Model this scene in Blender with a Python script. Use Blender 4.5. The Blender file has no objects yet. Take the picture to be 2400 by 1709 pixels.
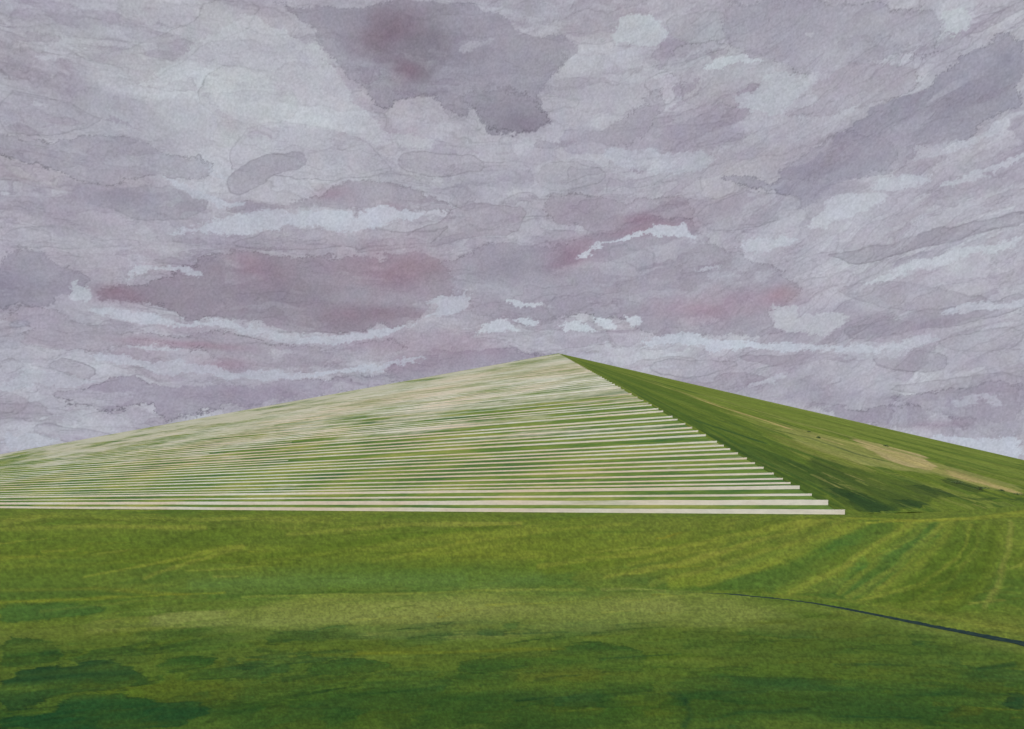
import bpy, math, random
import numpy as np
R = math.radians
C = bpy.context.scene.collection

# ------------------------------------------------------------------ camera
cam_data = bpy.data.cameras.new("camera")
cam = bpy.data.objects.new("camera", cam_data)
C.objects.link(cam)
EYE = 1.124
cam.location = (0, 0, EYE)
cam.rotation_euler = (R(90), 0, 0)
cam_data.sensor_width = 36
cam_data.lens = 36 * 2136 / 2400
cam_data.shift_y = (1182 - 854.5) / 2400
cam_data.clip_start = 0.1
cam_data.clip_end = 20000
bpy.context.scene.camera = cam

# ------------------------------------------------------------------ light
SUN_EL, SUN_AZ = R(44), R(215)          # azimuth clockwise from +Y: behind the viewer, to the left
world = bpy.data.worlds.new("World")
bpy.context.scene.world = world
world.use_nodes = True
wn = world.node_tree
bg = wn.nodes["Background"]
sky_t = wn.nodes.new("ShaderNodeTexSky")
sky_t.sky_type = 'NISHITA'
sky_t.sun_disc = False
sky_t.sun_elevation = SUN_EL
sky_t.sun_rotation = SUN_AZ
sky_t.dust_density = 3
wn.links.new(sky_t.outputs[0], bg.inputs[0])
bg.inputs[1].default_value = 0.15
sd_ = bpy.data.lights.new("sun", 'SUN')
sd_.energy = 1.5
sd_.angle = R(14)
sd_.color = (1.0, 0.965, 0.91)
sun = bpy.data.objects.new("sun", sd_)
C.objects.link(sun)
sdir = (math.sin(SUN_AZ) * math.cos(SUN_EL), math.cos(SUN_AZ) * math.cos(SUN_EL), math.sin(SUN_EL))
from mathutils import Vector
sun.rotation_euler = Vector(sdir).to_track_quat('Z', 'Y').to_euler()
sun.location = (-40, -40, 60)
vs = bpy.context.scene.view_settings
vs.view_transform = 'Standard'
vs.look = 'None'
vs.exposure = 0.0
vs.gamma = 1.0

# ------------------------------------------------------------------ helpers
def tag(o, label=None, cat=None, group=None, kind=None):
    if label: o['label'] = label
    if cat: o['category'] = cat
    if group: o['group'] = group
    if kind: o['kind'] = kind
    return o

def lin(c):
    c = np.clip(np.asarray(c, dtype=np.float64) / 255.0, 0, 1)
    return np.where(c <= 0.04045, c / 12.92, ((c + 0.055) / 1.055) ** 2.4)

def grid_mesh(name, P, mat, parent=None, colors=None, smooth=True, flip=False):
    h, w = P.shape[:2]
    me = bpy.data.meshes.new(name)
    idx = np.arange(h * w, dtype=np.int32).reshape(h, w)
    q = np.stack([idx[:-1, :-1], idx[:-1, 1:], idx[1:, 1:], idx[1:, :-1]], -1).reshape(-1, 4)
    if flip: q = q[:, ::-1]
    me.vertices.add(h * w)
    me.vertices.foreach_set("co", np.ascontiguousarray(P, dtype=np.float32).ravel())
    me.loops.add(q.size)
    me.loops.foreach_set("vertex_index", np.ascontiguousarray(q).ravel())
    me.polygons.add(len(q))
    me.polygons.foreach_set("loop_start", np.arange(0, q.size, 4, dtype=np.int32))
    me.polygons.foreach_set("use_smooth", np.full(len(q), smooth, dtype=bool))
    me.update(calc_edges=True)
    if colors is not None:
        at = me.color_attributes.new("tint", 'FLOAT_COLOR', 'POINT')
        rgba = np.ones((h * w, 4), dtype=np.float32)
        rgba[:, :3] = colors.reshape(-1, 3)
        at.data.foreach_set("color", rgba.ravel())
    me.materials.append(mat)
    o = bpy.data.objects.new(name, me)
    C.objects.link(o)
    if parent: o.parent = parent
    return o

def ss(a, b, x):
    t = np.clip((x - a) / (b - a), 0, 1)
    return t * t * (3 - 2 * t)

def vnoise(h, w, cy, cx, rng):
    gy, gx = int(h / cy) + 3, int(w / cx) + 3
    g = rng.random((gy, gx))
    y = np.arange(h) / cy; x = np.arange(w) / cx
    iy = y.astype(int); ix = x.astype(int)
    fy = y - iy; fx = x - ix
    fy = (fy * fy * (3 - 2 * fy))[:, None]; fx = (fx * fx * (3 - 2 * fx))[None, :]
    a = g[iy][:, ix]; b = g[iy][:, ix + 1]; c = g[iy + 1][:, ix]; d = g[iy + 1][:, ix + 1]
    return (a * (1 - fx) + b * fx) * (1 - fy) + (c * (1 - fx) + d * fx) * fy

def fnoise(h, w, cy, cx, octs, seed, gain=0.5):
    rng = np.random.default_rng(seed)
    s = np.zeros((h, w)); amp = 1.0; tot = 0
    for _ in range(octs):
        s += amp * (vnoise(h, w, max(cy, 1.01), max(cx, 1.01), rng) - 0.5)
        tot += amp; amp *= gain; cy /= 2; cx /= 2
    return s / tot * 2      # about -1..1

def round_off(P, n=2):
    for _ in range(n):
        Q = np.roll(P, -1, 0)
        P = np.stack([P * .75 + Q * .25, P * .25 + Q * .75], 1).reshape(-1, 2)
    return P

class Canvas:
    """layers of colour in a surface's own coordinates (degrees, or face parameters)"""
    def __init__(self, xs, ys, base, seed, cell):
        self.X, self.Y = np.meshgrid(xs, ys)
        self.xs, self.ys = xs, ys
        h, w = self.X.shape
        self.C = np.empty((h, w, 3)); self.C[:] = base
        cy, cx = cell
        self.w1 = fnoise(h, w, cy, cx, 3, seed)
        self.w2 = fnoise(h, w, cy, cx, 3, seed + 1)
        self.w1 += .55 * fnoise(h, w, cy / 2.5, cx / 2.5, 3, seed + 20)
        self.w2 += .75 * fnoise(h, w, cy / 2.5, cx / 2.5, 3, seed + 21)
        self.r1 = fnoise(h, w, cy / 7, cx / 9, 4, seed + 2, 0.85)
        self.r2 = fnoise(h, w, cy / 7, cx / 9, 4, seed + 3, 0.85)
        self.v = [fnoise(h, w, cy * 1.5, cx * 1.5, 4, seed + 4 + i) for i in range(4)]
        self.k = 0
    def window(self, x0, x1, y0, y1):
        i0 = np.searchsorted(self.xs, x0); i1 = np.searchsorted(self.xs, x1)
        j0 = np.searchsorted(self.ys, y0); j1 = np.searchsorted(self.ys, y1)
        return slice(j0, j1), slice(i0, i1)
    def _apply(self, sl, d, col, alpha, soft, edge, ew, var):
        self.k += 1
        v = self.v[self.k % 4][sl]
        m = ss(-soft, soft, d)
        a = alpha * m * np.clip(1 - var * (0.5 - v), 0, 1.25)
        a = np.clip(a, 0, 1)[..., None]
        self.C[sl] = self.C[sl] * (1 - a) + np.asarray(col, float) * a
        if edge:
            e = edge * np.exp(-((d - ew * .8) / (ew * .8)) ** 2) * np.clip(0.35 + 1.3 * self.v[(self.k + 1) % 4][sl] + 0.4, 0, 1.3)
            self.C[sl] *= (1 - e)[..., None]
    def poly(self, pts, col, alpha, soft=.05, edge=.05, ew=.05, warp=.25, rag=.06, var=.5):
        P = round_off(np.asarray(pts, float), 1)
        if soft > .3: edge = 0
        m = warp + rag + soft + ew * 3
        sl = self.window(P[:, 0].min() - m, P[:, 0].max() + m, P[:, 1].min() - m, P[:, 1].max() + m)
        x = self.X[sl] + self.w1[sl] * warp + self.r1[sl] * rag
        y = self.Y[sl] + self.w2[sl] * warp * .7 + self.r2[sl] * rag * .7
        if x.size == 0: return
        d2 = np.full(x.shape, 1e9); ins = np.zeros(x.shape, bool)
        n = len(P)
        for i in range(n):
            x0, y0 = P[i]; x1, y1 = P[(i + 1) % n]
            ex, ey = x1 - x0, y1 - y0
            t = np.clip(((x - x0) * ex + (y - y0) * ey) / (ex * ex + ey * ey + 1e-12), 0, 1)
            d2 = np.minimum(d2, (x - x0 - t * ex) ** 2 + (y - y0 - t * ey) ** 2)
            if y0 != y1:
                ins ^= ((y0 > y) != (y1 > y)) & (x < x0 + (y - y0) * ex / ey)
        d = np.sqrt(d2) * np.where(ins, 1, -1)
        self._apply(sl, d, col, alpha, soft, edge, ew, var)
    def stroke(self, pts, w0, w1, col, alpha, soft=.05, edge=0, ew=.05, warp=.2, rag=.05, var=.5):
        P = np.asarray(pts, float)
        m = max(w0, w1) + warp + rag + soft
        sl = self.window(P[:, 0].min() - m, P[:, 0].max() + m, P[:, 1].min() - m, P[:, 1].max() + m)
        x = self.X[sl] + self.w1[sl] * warp + self.r1[sl] * rag
        y = self.Y[sl] + self.w2[sl] * warp * .7 + self.r2[sl] * rag * .7
        if x.size == 0: return
        best = np.full(x.shape, -1e9); n = len(P) - 1
        for i in range(n):
            x0, y0 = P[i]; x1, y1 = P[i + 1]
            ex, ey = x1 - x0, y1 - y0
            t = np.clip(((x - x0) * ex + (y - y0) * ey) / (ex * ex + ey * ey + 1e-12), 0, 1)
            wd = w0 + (w1 - w0) * (i + t) / n
            best = np.maximum(best, wd - np.hypot(x - x0 - t * ex, y - y0 - t * ey))
        self._apply(sl, best, col, alpha, soft, edge, ew, var)
    def layer(self, seed, cy, cx, th, col, a, e, shear, squash, octs=4, soft=.04):
        # a thin layer that breaks up along a noise contour; shear and squash follow the run of the ground or cloud
        r = np.random.default_rng(seed)
        V = (self.Y - shear * self.X + .3 * self.w2) * squash + 60; U = self.X + 60 + .3 * self.w1
        n = np.zeros_like(U); amp = 1.0; tot = 0
        for o in range(octs):
            g = r.random((256, 256)); yy = V / cy * 2 ** o; xx = U / cx * 2 ** o
            iy = np.floor(yy).astype(int); ix = np.floor(xx).astype(int); fy = yy - iy; fx = xx - ix
            fy = fy * fy * (3 - 2 * fy); fx = fx * fx * (3 - 2 * fx)
            G = lambda p, q: g[p % 256, q % 256]
            n += amp * ((G(iy, ix) * (1 - fx) + G(iy, ix + 1) * fx) * (1 - fy) + (G(iy + 1, ix) * (1 - fx) + G(iy + 1, ix + 1) * fx) * fy)
            tot += amp; amp *= .45
        n = n / tot - th
        gy_, gx_ = np.gradient(n, self.ys[1] - self.ys[0], self.xs[1] - self.xs[0])
        d = np.clip(n / (np.hypot(gx_, gy_) + .02), -3, 3)
        self._apply((slice(None), slice(None)), d, col, a, soft, e, .035, 1.0)
    def glow(self, x0, y0, rx, ry, col, alpha):
        sl = self.window(x0 - 2.6 * rx, x0 + 2.6 * rx, y0 - 2.6 * ry, y0 + 2.6 * ry)
        x = self.X[sl] + self.w1[sl] * rx * .5; y = self.Y[sl] + self.w2[sl] * ry * .5
        if x.size == 0: return
        a = alpha * np.exp(-((x - x0) / rx) ** 2 - ((y - y0) / ry) ** 2) * np.clip(1 + .5 * self.v[1][sl], 0, 1.5)
        a = np.clip(a, 0, 1)[..., None]
        self.C[sl] = self.C[sl] * (1 - a) + np.asarray(col, float) * a

def nodes(m):
    m.use_nodes = True
    nt = m.node_tree
    return nt, nt.nodes, nt.links

# colour patches: sky in degrees (azimuth, elevation), meadow in degrees (azimuth, below level), slope in face parameters
SKY_PAINT = {
 'tone': [
  (-26.01,25.21,9.31,3.39,(165,166,173),0.7),
  (-15.96,24.97,6.77,5.93,(184,189,193),1.0),
  (-10.89,21.0,7.34,3.1,(176,178,187),0.7),
  (7.28,27.46,6.21,3.1,(176,178,182),0.7),
  (12.75,22.76,7.34,3.67,(172,174,182),0.7),
  (25.99,25.21,3.39,2.26,(172,178,184),0.7),
  (21.74,14.46,8.47,2.82,(182,186,194),0.7),
  (26.44,12.04,6.77,3.1,(174,175,184),0.6),
  (21.74,9.7,9.31,1.98,(170,170,180),0.5),
  (-26.01,10.13,5.64,2.26,(160,158,171),0.5),
  (-28.02,6.78,5.64,2.54,(168,170,181),0.6),
  (-20.04,7.99,8.47,1.69,(168,168,178),0.4),
  (12.75,7.48,8.47,1.69,(168,166,178),0.4),
 ],
 'wash': [
  ('g',[(-29.33,21.84),(-27.36,22.0),(-26.01,21.69),(-24.86,21.44),(-23.92,21.24),(-25.55,20.32),(-27.36,19.81),(-29.33,19.69)],(152,150,162),0.5),
  ('m',[(-29.33,24.95),(-26.46,25.74),(-24.16,25.55),(-23.92,24.74),(-25.32,24.07),(-27.36,24.33),(-29.33,23.52)],(158,157,165),0.6),
  ('s',[(-26.01,26.44),(-21.76,27.2),(-19.54,26.7),(-21.76,25.3),(-24.39,25.5)],(152,148,160),0.5),
  ('g',[(-21.76,25.3),(-19.04,26.77),(-18.53,27.69),(-14.91,28.14),(-15.96,26.73),(-18.78,25.3),(-20.54,23.96),(-22.73,22.76),(-24.39,22.94),(-23.45,24.39)],(164,163,170),0.5),
  ('d',[(-29.33,19.69),(-28.02,19.7),(-26.24,19.77),(-25.32,20.13),(-23.45,20.41),(-21.76,20.41),(-21.03,19.69),(-20.29,19.66),(-19.04,19.81),(-18.28,19.17),(-19.54,18.56),(-21.03,18.52),(-22.49,18.22),(-23.92,17.81),(-25.78,17.79),(-27.14,18.5),(-29.33,18.37)],(142,139,152),0.65),
  ('m',[(-26.46,22.8),(-24.39,22.94),(-22.49,22.13),(-20.78,21.68),(-20.04,20.63),(-21.76,19.95),(-24.16,20.31),(-26.01,20.92)],(148,146,158),0.5),
  ('g',[(-18.02,24.51),(-15.96,24.97),(-13.85,24.28),(-13.32,23.18),(-13.85,22.2),(-15.96,21.54),(-17.0,20.49),(-18.28,20.36),(-18.02,21.79),(-19.29,22.78)],(167,167,172),0.7),
  ('g',[(-15.96,22.01),(-12.24,22.22),(-10.62,21.97),(-8.42,21.14),(-7.31,20.21),(-7.31,19.59),(-12.24,19.2),(-17.0,19.18),(-17.51,20.2)],(164,161,172),0.7),
  ('g',[(-17.51,18.77),(-16.74,19.56),(-15.17,20.55),(-13.32,20.7),(-12.51,20.52),(-12.78,19.9),(-14.38,19.41),(-15.17,18.73),(-16.48,17.89),(-17.25,18.07)],(146,142,154),0.65),
  ('g',[(-6.9,20.84),(-5.92,21.12),(-3.96,20.93),(-2.27,20.96),(-1.42,20.35),(-1.99,19.85),(-5.08,19.79),(-6.76,19.98)],(152,147,158),0.6),
  ('d',[(-14.64,28.16),(-13.58,28.28),(-13.32,27.66),(-12.24,26.89),(-12.24,26.34),(-11.43,25.62),(-10.48,25.02),(-9.8,24.37),(-8.97,24.19),(-8.56,23.4),(-7.73,23.09),(-7.03,23.55),(-5.08,23.86),(-4.24,23.22),(-3.12,22.65),(-2.21,23.5),(-1.57,22.67),(-1.14,22.32),(-0.01,22.08),(1.68,22.12),(2.47,22.9),(1.82,23.62),(1.68,24.33),(2.38,25.25),(3.43,25.81),(4.27,26.28),(3.93,26.81),(2.95,27.44),(2.1,27.07),(0.27,27.42),(-0.3,28.09),(-2.27,28.51),(-2.55,28.93)],(132,128,141),0.9),
  ('m',[(-12.24,27.98),(-7.87,28.73),(-5.08,28.21),(-3.96,26.47),(-4.52,24.86),(-6.76,24.54),(-8.7,25.36),(-10.62,25.91),(-11.7,26.72)],(122,115,128),0.6),
  ('d',[(-3.68,23.83),(-1.99,24.21),(-0.3,24.46),(1.11,24.22),(1.68,23.51),(2.38,22.9),(1.68,22.19),(0.27,22.08),(-0.86,22.44),(-1.99,23.27)],(128,122,135),0.5),
  ('g',[(-0.58,27.65),(2.24,27.07),(4.21,26.69),(4.35,26.12),(2.81,25.59),(1.82,25.15),(0.55,25.39),(-0.86,26.3)],(146,142,153),0.6),
  ('d',[(1.11,21.34),(1.68,21.7),(2.81,21.57),(4.21,22.02),(5.33,22.23),(6.73,22.66),(8.39,23.88),(9.22,24.06),(9.49,23.23),(8.67,22.57),(8.39,21.86),(6.73,21.21),(5.33,21.51),(4.21,21.42),(2.81,21.2),(1.68,20.97)],(148,144,156),0.7),
  ('m',[(-12.24,21.86),(-8.14,22.0),(-5.08,22.0),(-1.71,21.58),(-2.27,21.09),(-5.08,21.15),(-8.97,21.35)],(155,149,159),0.5),
  ('m',[(-1.14,28.95),(6.73,28.79),(6.45,27.72),(4.49,27.13),(1.11,27.64)],(156,154,164),0.6),
  ('g',[(9.49,27.98),(12.75,27.93),(13.82,26.96),(13.29,26.35),(11.68,26.27),(10.04,26.84)],(163,164,170),0.6),
  ('d',[(13.02,28.33),(24.95,26.64),(25.25,25.35),(24.83,24.37),(23.9,24.1),(22.71,24.51),(21.74,24.23),(20.51,23.96),(18.76,24.31),(18.0,24.29),(15.93,24.75),(13.82,25.64),(13.29,27.01)],(150,147,159),0.8),
  ('m',[(14.88,28.14),(19.52,27.55),(20.02,26.21),(18.0,25.4),(15.41,26.14)],(138,135,149),0.5),
  ('d',[(10.04,26.4),(13.29,26.35),(16.45,24.92),(18.51,24.23),(16.97,23.74),(15.41,22.99),(13.02,22.97),(10.59,23.86),(9.49,25.31)],(162,161,169),0.6),
  ('d',[(16.45,22.14),(16.71,22.44),(18.0,22.48),(18.51,22.99),(17.74,23.65),(19.26,24.13),(21.98,24.19),(23.9,23.67),(23.42,22.87),(21.98,22.2),(20.51,22.17),(19.26,22.22),(17.74,22.01)],(152,146,158),0.75),
  ('d',[(18.51,19.86),(19.77,20.66),(21.5,22.04),(22.95,22.51),(25.07,23.04),(26.67,24.04),(29.33,24.75),(29.33,20.88),(28.22,20.98),(26.89,20.55),(26.44,19.96),(25.3,19.69),(24.13,19.51),(23.19,18.84),(21.98,18.52),(19.77,18.54),(18.76,17.44),(17.74,17.04),(17.36,17.81),(15.15,18.49),(14.09,18.45),(13.02,18.85),(13.02,19.1),(14.88,19.0),(16.19,18.84),(16.58,19.58)],(137,134,149),0.8),
  ('d',[(18.76,20.78),(20.51,20.8),(21.98,20.61),(23.19,19.76),(22.47,18.93),(20.51,18.69),(18.51,18.43),(16.45,18.87),(16.32,19.48)],(130,126,141),0.45),
  ('s',[(25.99,22.89),(28.22,23.74),(29.33,23.93),(29.33,21.42),(27.11,20.73),(24.83,20.66)],(126,124,140),0.55),
  ('d',[(23.9,19.66),(25.53,19.65),(25.3,18.55),(22.95,18.17),(21.98,18.17),(22.71,18.67)],(146,140,153),0.6),
  ('g',[(1.4,19.98),(2.52,20.59),(4.21,20.51),(5.61,20.02),(5.75,19.27),(4.21,19.06),(1.68,18.98)],(160,158,168),0.7),
  ('g',[(-0.58,18.86),(1.11,18.98),(1.68,18.34),(3.37,18.83),(5.33,18.66),(5.89,18.13),(2.81,17.57),(-0.86,17.58)],(156,152,164),0.6),
  ('d',[(-17.51,17.06),(-15.96,17.69),(-13.85,17.73),(-12.24,18.46),(-11.16,19.15),(-8.14,19.18),(-5.92,18.76),(-3.96,18.31),(-3.96,17.55),(-5.64,17.63),(-7.31,17.5),(-8.97,17.51),(-10.62,17.68),(-12.24,17.71),(-13.85,17.55),(-15.96,17.07),(-17.0,16.74)],(144,137,149),0.7),
  ('g',[(-17.25,16.84),(-16.74,17.33),(-15.7,17.66),(-14.38,17.69),(-13.85,17.4),(-14.91,17.03),(-16.35,16.82)],(142,136,149),0.5),
  ('g',[(-3.68,18.19),(-2.83,18.38),(-0.86,18.3),(0.83,18.09),(0.69,17.33),(0.27,16.55),(-2.27,16.28),(-5.08,15.84),(-7.87,15.37),(-10.07,15.41),(-7.87,16.15),(-5.08,16.75),(-4.24,17.54)],(148,141,153),0.65),
  ('d',[(1.96,18.59),(2.52,18.84),(4.21,18.81),(5.33,18.53),(8.39,18.17),(10.86,18.49),(11.13,17.53),(10.86,17.04),(10.04,17.33),(8.39,16.9),(7.28,16.43),(5.05,16.23),(4.49,17.02),(2.81,17.31),(1.68,17.96)],(146,139,151),0.65),
  ('g',[(13.82,18.35),(15.93,18.3),(18.0,17.51),(17.23,16.84),(15.41,16.49),(13.29,16.13),(11.68,16.48),(11.13,17.53)],(152,149,161),0.6),
  ('d',[(3.09,16.01),(4.49,16.51),(6.73,16.7),(8.39,16.9),(9.77,17.4),(11.13,17.02),(11.4,15.99),(13.82,15.08),(16.19,13.91),(17.48,12.8),(17.28,12.3),(16.45,11.57),(15.41,11.37),(16.45,10.53),(15.41,10.19),(12.75,10.44),(10.04,10.4),(8.39,10.72),(6.73,11.7),(5.33,11.33),(2.81,11.63),(0.55,11.78),(-2.27,11.23),(-2.55,12.85),(-3.68,13.1),(-5.08,12.81),(-5.08,14.4),(-3.96,14.95),(-2.27,15.24),(-0.58,16.03)],(146,141,154),0.75),
  ('m',[(-0.58,14.98),(0.83,15.77),(4.49,15.86),(4.21,14.68),(1.68,13.92),(-1.71,13.39),(-3.68,13.1),(-2.83,14.18)],(128,124,138),0.6),
  ('d',[(-24.74,11.83),(-23.92,12.28),(-22.01,12.32),(-20.41,12.96),(-20.04,13.74),(-18.53,14.24),(-16.48,14.9),(-13.85,14.7),(-11.16,15.23),(-8.14,15.23),(-5.36,15.45),(-3.96,14.42),(-3.12,13.37),(-4.8,12.81),(-5.22,12.0),(-6.06,11.58),(-7.59,10.74),(-8.28,11.26),(-8.97,10.7),(-10.62,10.46),(-12.51,10.31),(-13.85,10.34),(-15.17,10.59),(-16.48,11.18),(-18.28,11.2),(-19.04,10.95),(-20.04,11.34),(-21.03,11.78),(-22.49,11.61),(-24.16,11.57)],(136,127,140),0.8),
  ('m',[(-15.96,12.89),(-12.78,13.59),(-8.97,12.97),(-6.76,11.97),(-8.97,10.84),(-12.78,10.7),(-15.43,11.37)],(124,118,129),0.5),
  ('m',[(-19.54,14.66),(-14.91,15.77),(-9.52,15.31),(-5.08,15.58),(-2.83,14.97),(-5.08,13.87),(-9.52,14.27),(-14.91,13.99)],(142,132,146),0.4),
  ('d',[(-29.33,13.49),(-27.36,13.8),(-26.69,13.21),(-25.78,13.07),(-24.62,12.21),(-26.01,11.59),(-27.36,10.74),(-28.46,10.87),(-29.33,10.54)],(132,128,142),0.6),
  ('m',[(-29.33,12.9),(-27.58,13.11),(-26.91,12.47),(-28.02,11.39),(-29.33,11.26)],(122,118,134),0.35),
  ('d',[(-29.33,10.31),(-27.8,10.93),(-26.01,10.62),(-24.86,10.22),(-23.68,9.81),(-21.76,9.82),(-18.53,10.02),(-16.48,10.26),(-13.85,9.59),(-10.62,9.57),(-7.87,10.06),(-5.92,10.1),(-6.76,9.26),(-8.97,8.67),(-9.8,8.92),(-11.43,8.55),(-13.32,8.22),(-14.91,8.35),(-16.09,8.57),(-16.74,8.2),(-17.51,8.11),(-18.28,8.86),(-19.54,9.06),(-21.76,9.44),(-22.97,9.23),(-24.39,8.51),(-26.46,8.61),(-28.24,8.72),(-28.46,9.19),(-27.58,9.62),(-29.33,9.83)],(150,142,155),0.65),
  ('d',[(-26.91,5.85),(-26.46,6.38),(-25.32,6.39),(-23.68,7.03),(-22.73,7.21),(-21.76,6.87),(-20.04,6.82),(-18.02,7.17),(-15.96,6.9),(-14.91,7.68),(-12.51,7.71),(-10.62,7.49),(-7.87,8.15),(-5.08,9.29),(-1.14,9.87),(2.81,9.53),(-1.14,8.64),(-6.76,7.62),(-12.24,6.55),(-17.51,5.46),(-20.78,4.96),(-21.76,5.71),(-22.73,5.54),(-24.39,5.26),(-25.55,5.54)],(142,135,151),0.75),
  ('m',[(-8.14,8.69),(-5.08,9.56),(-1.71,10.14),(0.55,9.33),(-2.55,8.77),(-6.76,7.89)],(142,126,142),0.6),
  ('g',[(-28.02,4.11),(-27.36,4.64),(-26.01,4.44),(-23.92,4.34),(-22.73,3.93),(-25.32,3.4),(-27.14,3.6)],(146,140,156),0.6),
  ('g',[(-26.91,7.84),(-26.01,8.15),(-24.39,7.5),(-24.86,7.02),(-26.01,7.03),(-26.8,7.47)],(152,148,160),0.6),
  ('g',[(-29.33,7.91),(-28.24,7.87),(-28.02,7.39),(-29.33,7.06)],(154,151,162),0.6),
  ('g',[(-29.11,9.85),(-28.46,10.1),(-27.8,10.07),(-28.02,9.71),(-28.9,9.51)],(146,145,160),0.5),
  ('g',[(8.94,8.94),(11.68,8.87),(14.35,8.51),(12.75,7.89),(10.04,7.69),(8.39,8.14)],(158,155,167),0.5),
  ('g',[(13.82,9.06),(15.15,8.87),(16.45,9.08),(18.0,8.88),(20.64,8.79),(20.51,8.43),(18.51,8.33),(16.97,8.08),(15.41,8.41),(14.09,8.57)],(146,140,153),0.7),
  ('g',[(10.59,7.54),(12.48,7.36),(12.75,7.89),(14.88,7.9),(15.93,7.38),(14.35,7.16),(12.75,6.81),(11.13,6.85)],(146,138,152),0.7),
  ('m',[(12.75,6.94),(16.71,7.22),(20.51,6.8),(22.95,6.3),(25.3,4.92),(21.74,4.67),(16.97,5.74),(13.82,6.51)],(142,137,152),0.6),
  ('d',[(17.48,5.86),(20.51,5.88),(24.13,5.48),(26.67,4.87),(27.0,4.48),(25.3,4.42),(21.98,4.53),(19.52,5.13)],(140,134,149),0.6),
  ('g',[(18.76,14.6),(20.51,14.69),(22.71,14.97),(24.37,15.15),(25.3,15.63),(25.76,15.22),(27.56,15.46),(29.33,15.79),(29.33,14.99),(27.56,14.76),(24.83,14.5),(21.98,14.06),(20.51,13.82),(20.02,14.24)],(146,142,154),0.75),
  ('g',[(18.51,17.95),(20.02,18.51),(21.74,18.08),(20.51,17.5),(19.26,16.66),(18.51,16.24),(17.74,16.8)],(152,149,160),0.5),
  ('g',[(19.52,12.65),(21.01,12.91),(24.13,12.51),(25.76,11.86),(27.56,11.44),(27.56,10.96),(25.3,10.68),(22.71,11.14),(20.51,11.81)],(152,148,160),0.6),
  ('g',[(20.51,10.29),(21.98,10.44),(24.13,11.02),(27.56,11.2),(29.33,11.73),(29.33,10.54),(26.44,9.84),(24.37,9.76),(22.47,9.65),(21.01,9.49),(20.02,9.81)],(148,145,157),0.65),
  ('g',[(21.25,8.7),(22.95,8.98),(24.83,8.48),(25.53,8.18),(25.3,7.69),(23.9,7.53),(21.98,8.02)],(148,144,156),0.65),
  ('g',[(25.07,9.21),(27.56,9.5),(29.33,9.59),(29.33,8.39),(27.11,8.44),(25.53,8.55)],(160,158,168),0.55),
  ('g',[(21.98,6.86),(25.3,7.07),(29.33,7.18),(29.33,6.21),(27.56,6.07),(24.37,6.23)],(150,146,158),0.5),
  ('d',[(21.98,6.34),(25.3,6.31),(27.56,6.56),(29.33,6.7),(29.33,4.99),(27.56,4.58),(25.3,4.92),(22.95,5.79)],(140,134,149),0.65),
  ('m',[(22.95,5.01),(26.21,4.76),(29.33,4.99),(29.33,4.14),(25.3,4.03),(22.95,4.37)],(144,140,154),0.7),
  ('g',[(-14.38,16.57),(-12.24,16.32),(-10.07,16.82),(-7.87,16.53),(-5.08,16.49),(-3.96,17.03),(-5.08,15.97),(-7.87,15.63),(-11.16,15.54),(-14.91,15.01),(-17.51,15.08),(-15.96,15.95)],(150,142,155),0.55),
  ('g',[(-29.33,14.53),(-26.69,15.34),(-24.86,15.09),(-23.45,14.77),(-24.86,14.13),(-27.14,13.99),(-29.33,13.6)],(156,157,168),0.5),
  ('g',[(-25.32,16.92),(-22.49,17.99),(-19.29,18.11),(-18.28,17.48),(-18.53,16.73),(-21.28,15.97),(-23.45,16.45)],(144,142,153),0.5),
 ],
 'stain': [
  (-1.14,24.92,3.39,1.98,(140,136,148),0.4),
  (-10.62,27.24,1.69,1.41,(130,127,140),0.35),
  (-7.59,26.77,2.12,1.55,(112,92,104),0.6),
  (-6.76,25.12,1.27,0.71,(120,98,110),0.5),
  (-5.08,26.44,2.26,2.26,(124,120,130),0.4),
  (-11.16,18.65,1.41,0.45,(140,118,133),0.55),
  (-7.87,17.68,0.85,0.34,(140,118,133),0.4),
  (-23.57,11.94,1.41,0.51,(124,98,112),0.65),
  (-15.7,13.94,1.41,0.99,(138,112,126),0.5),
  (-8.14,14.58,3.1,1.41,(138,112,126),0.5),
  (-10.07,11.74,3.67,0.85,(130,108,121),0.45),
  (-14.12,13.52,1.98,1.13,(128,118,130),0.3),
  (-19.54,9.37,3.1,0.28,(140,112,128),0.6),
  (-17.0,8.4,1.98,0.4,(146,118,134),0.45),
  (-4.52,9.84,5.08,0.85,(146,126,142),0.4),
  (3.37,15.48,1.69,1.13,(138,112,128),0.5),
  (9.22,16.86,1.69,0.51,(134,106,122),0.6),
  (7.56,16.55,1.41,0.4,(136,110,125),0.5),
  (12.22,11.92,3.1,0.99,(150,122,138),0.5),
  (15.41,12.15,1.69,0.71,(148,124,138),0.35),
  (-5.64,14.39,1.69,0.85,(136,116,126),0.4),
  (16.71,12.46,0.85,0.45,(148,128,136),0.5),
  (24.83,4.56,1.98,0.34,(136,118,134),0.4),
  (-14.38,6.49,3.67,0.62,(132,118,138),0.45),
  (-20.04,10.32,1.69,0.4,(146,126,142),0.4),
  (-28.02,12.35,2.26,0.99,(122,116,134),0.3),
  (18.76,17.92,1.69,0.56,(130,126,142),0.3),
  (1.11,22.68,0.99,0.51,(116,108,122),0.45),
 ],
 'light': [
  ([(-21.28,18.56),(-20.29,18.48),(-19.29,17.99),(-18.02,17.63),(-17.0,17.48),(-15.96,17.39),(-16.48,17.15),(-17.51,17.11),(-19.04,17.41),(-20.04,17.79)],(178,184,194),0.85),
  ([(-19.04,19.45),(-18.02,19.32),(-17.25,18.99),(-17.77,18.86),(-18.53,19.1)],(176,181,191),0.7),
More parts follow.
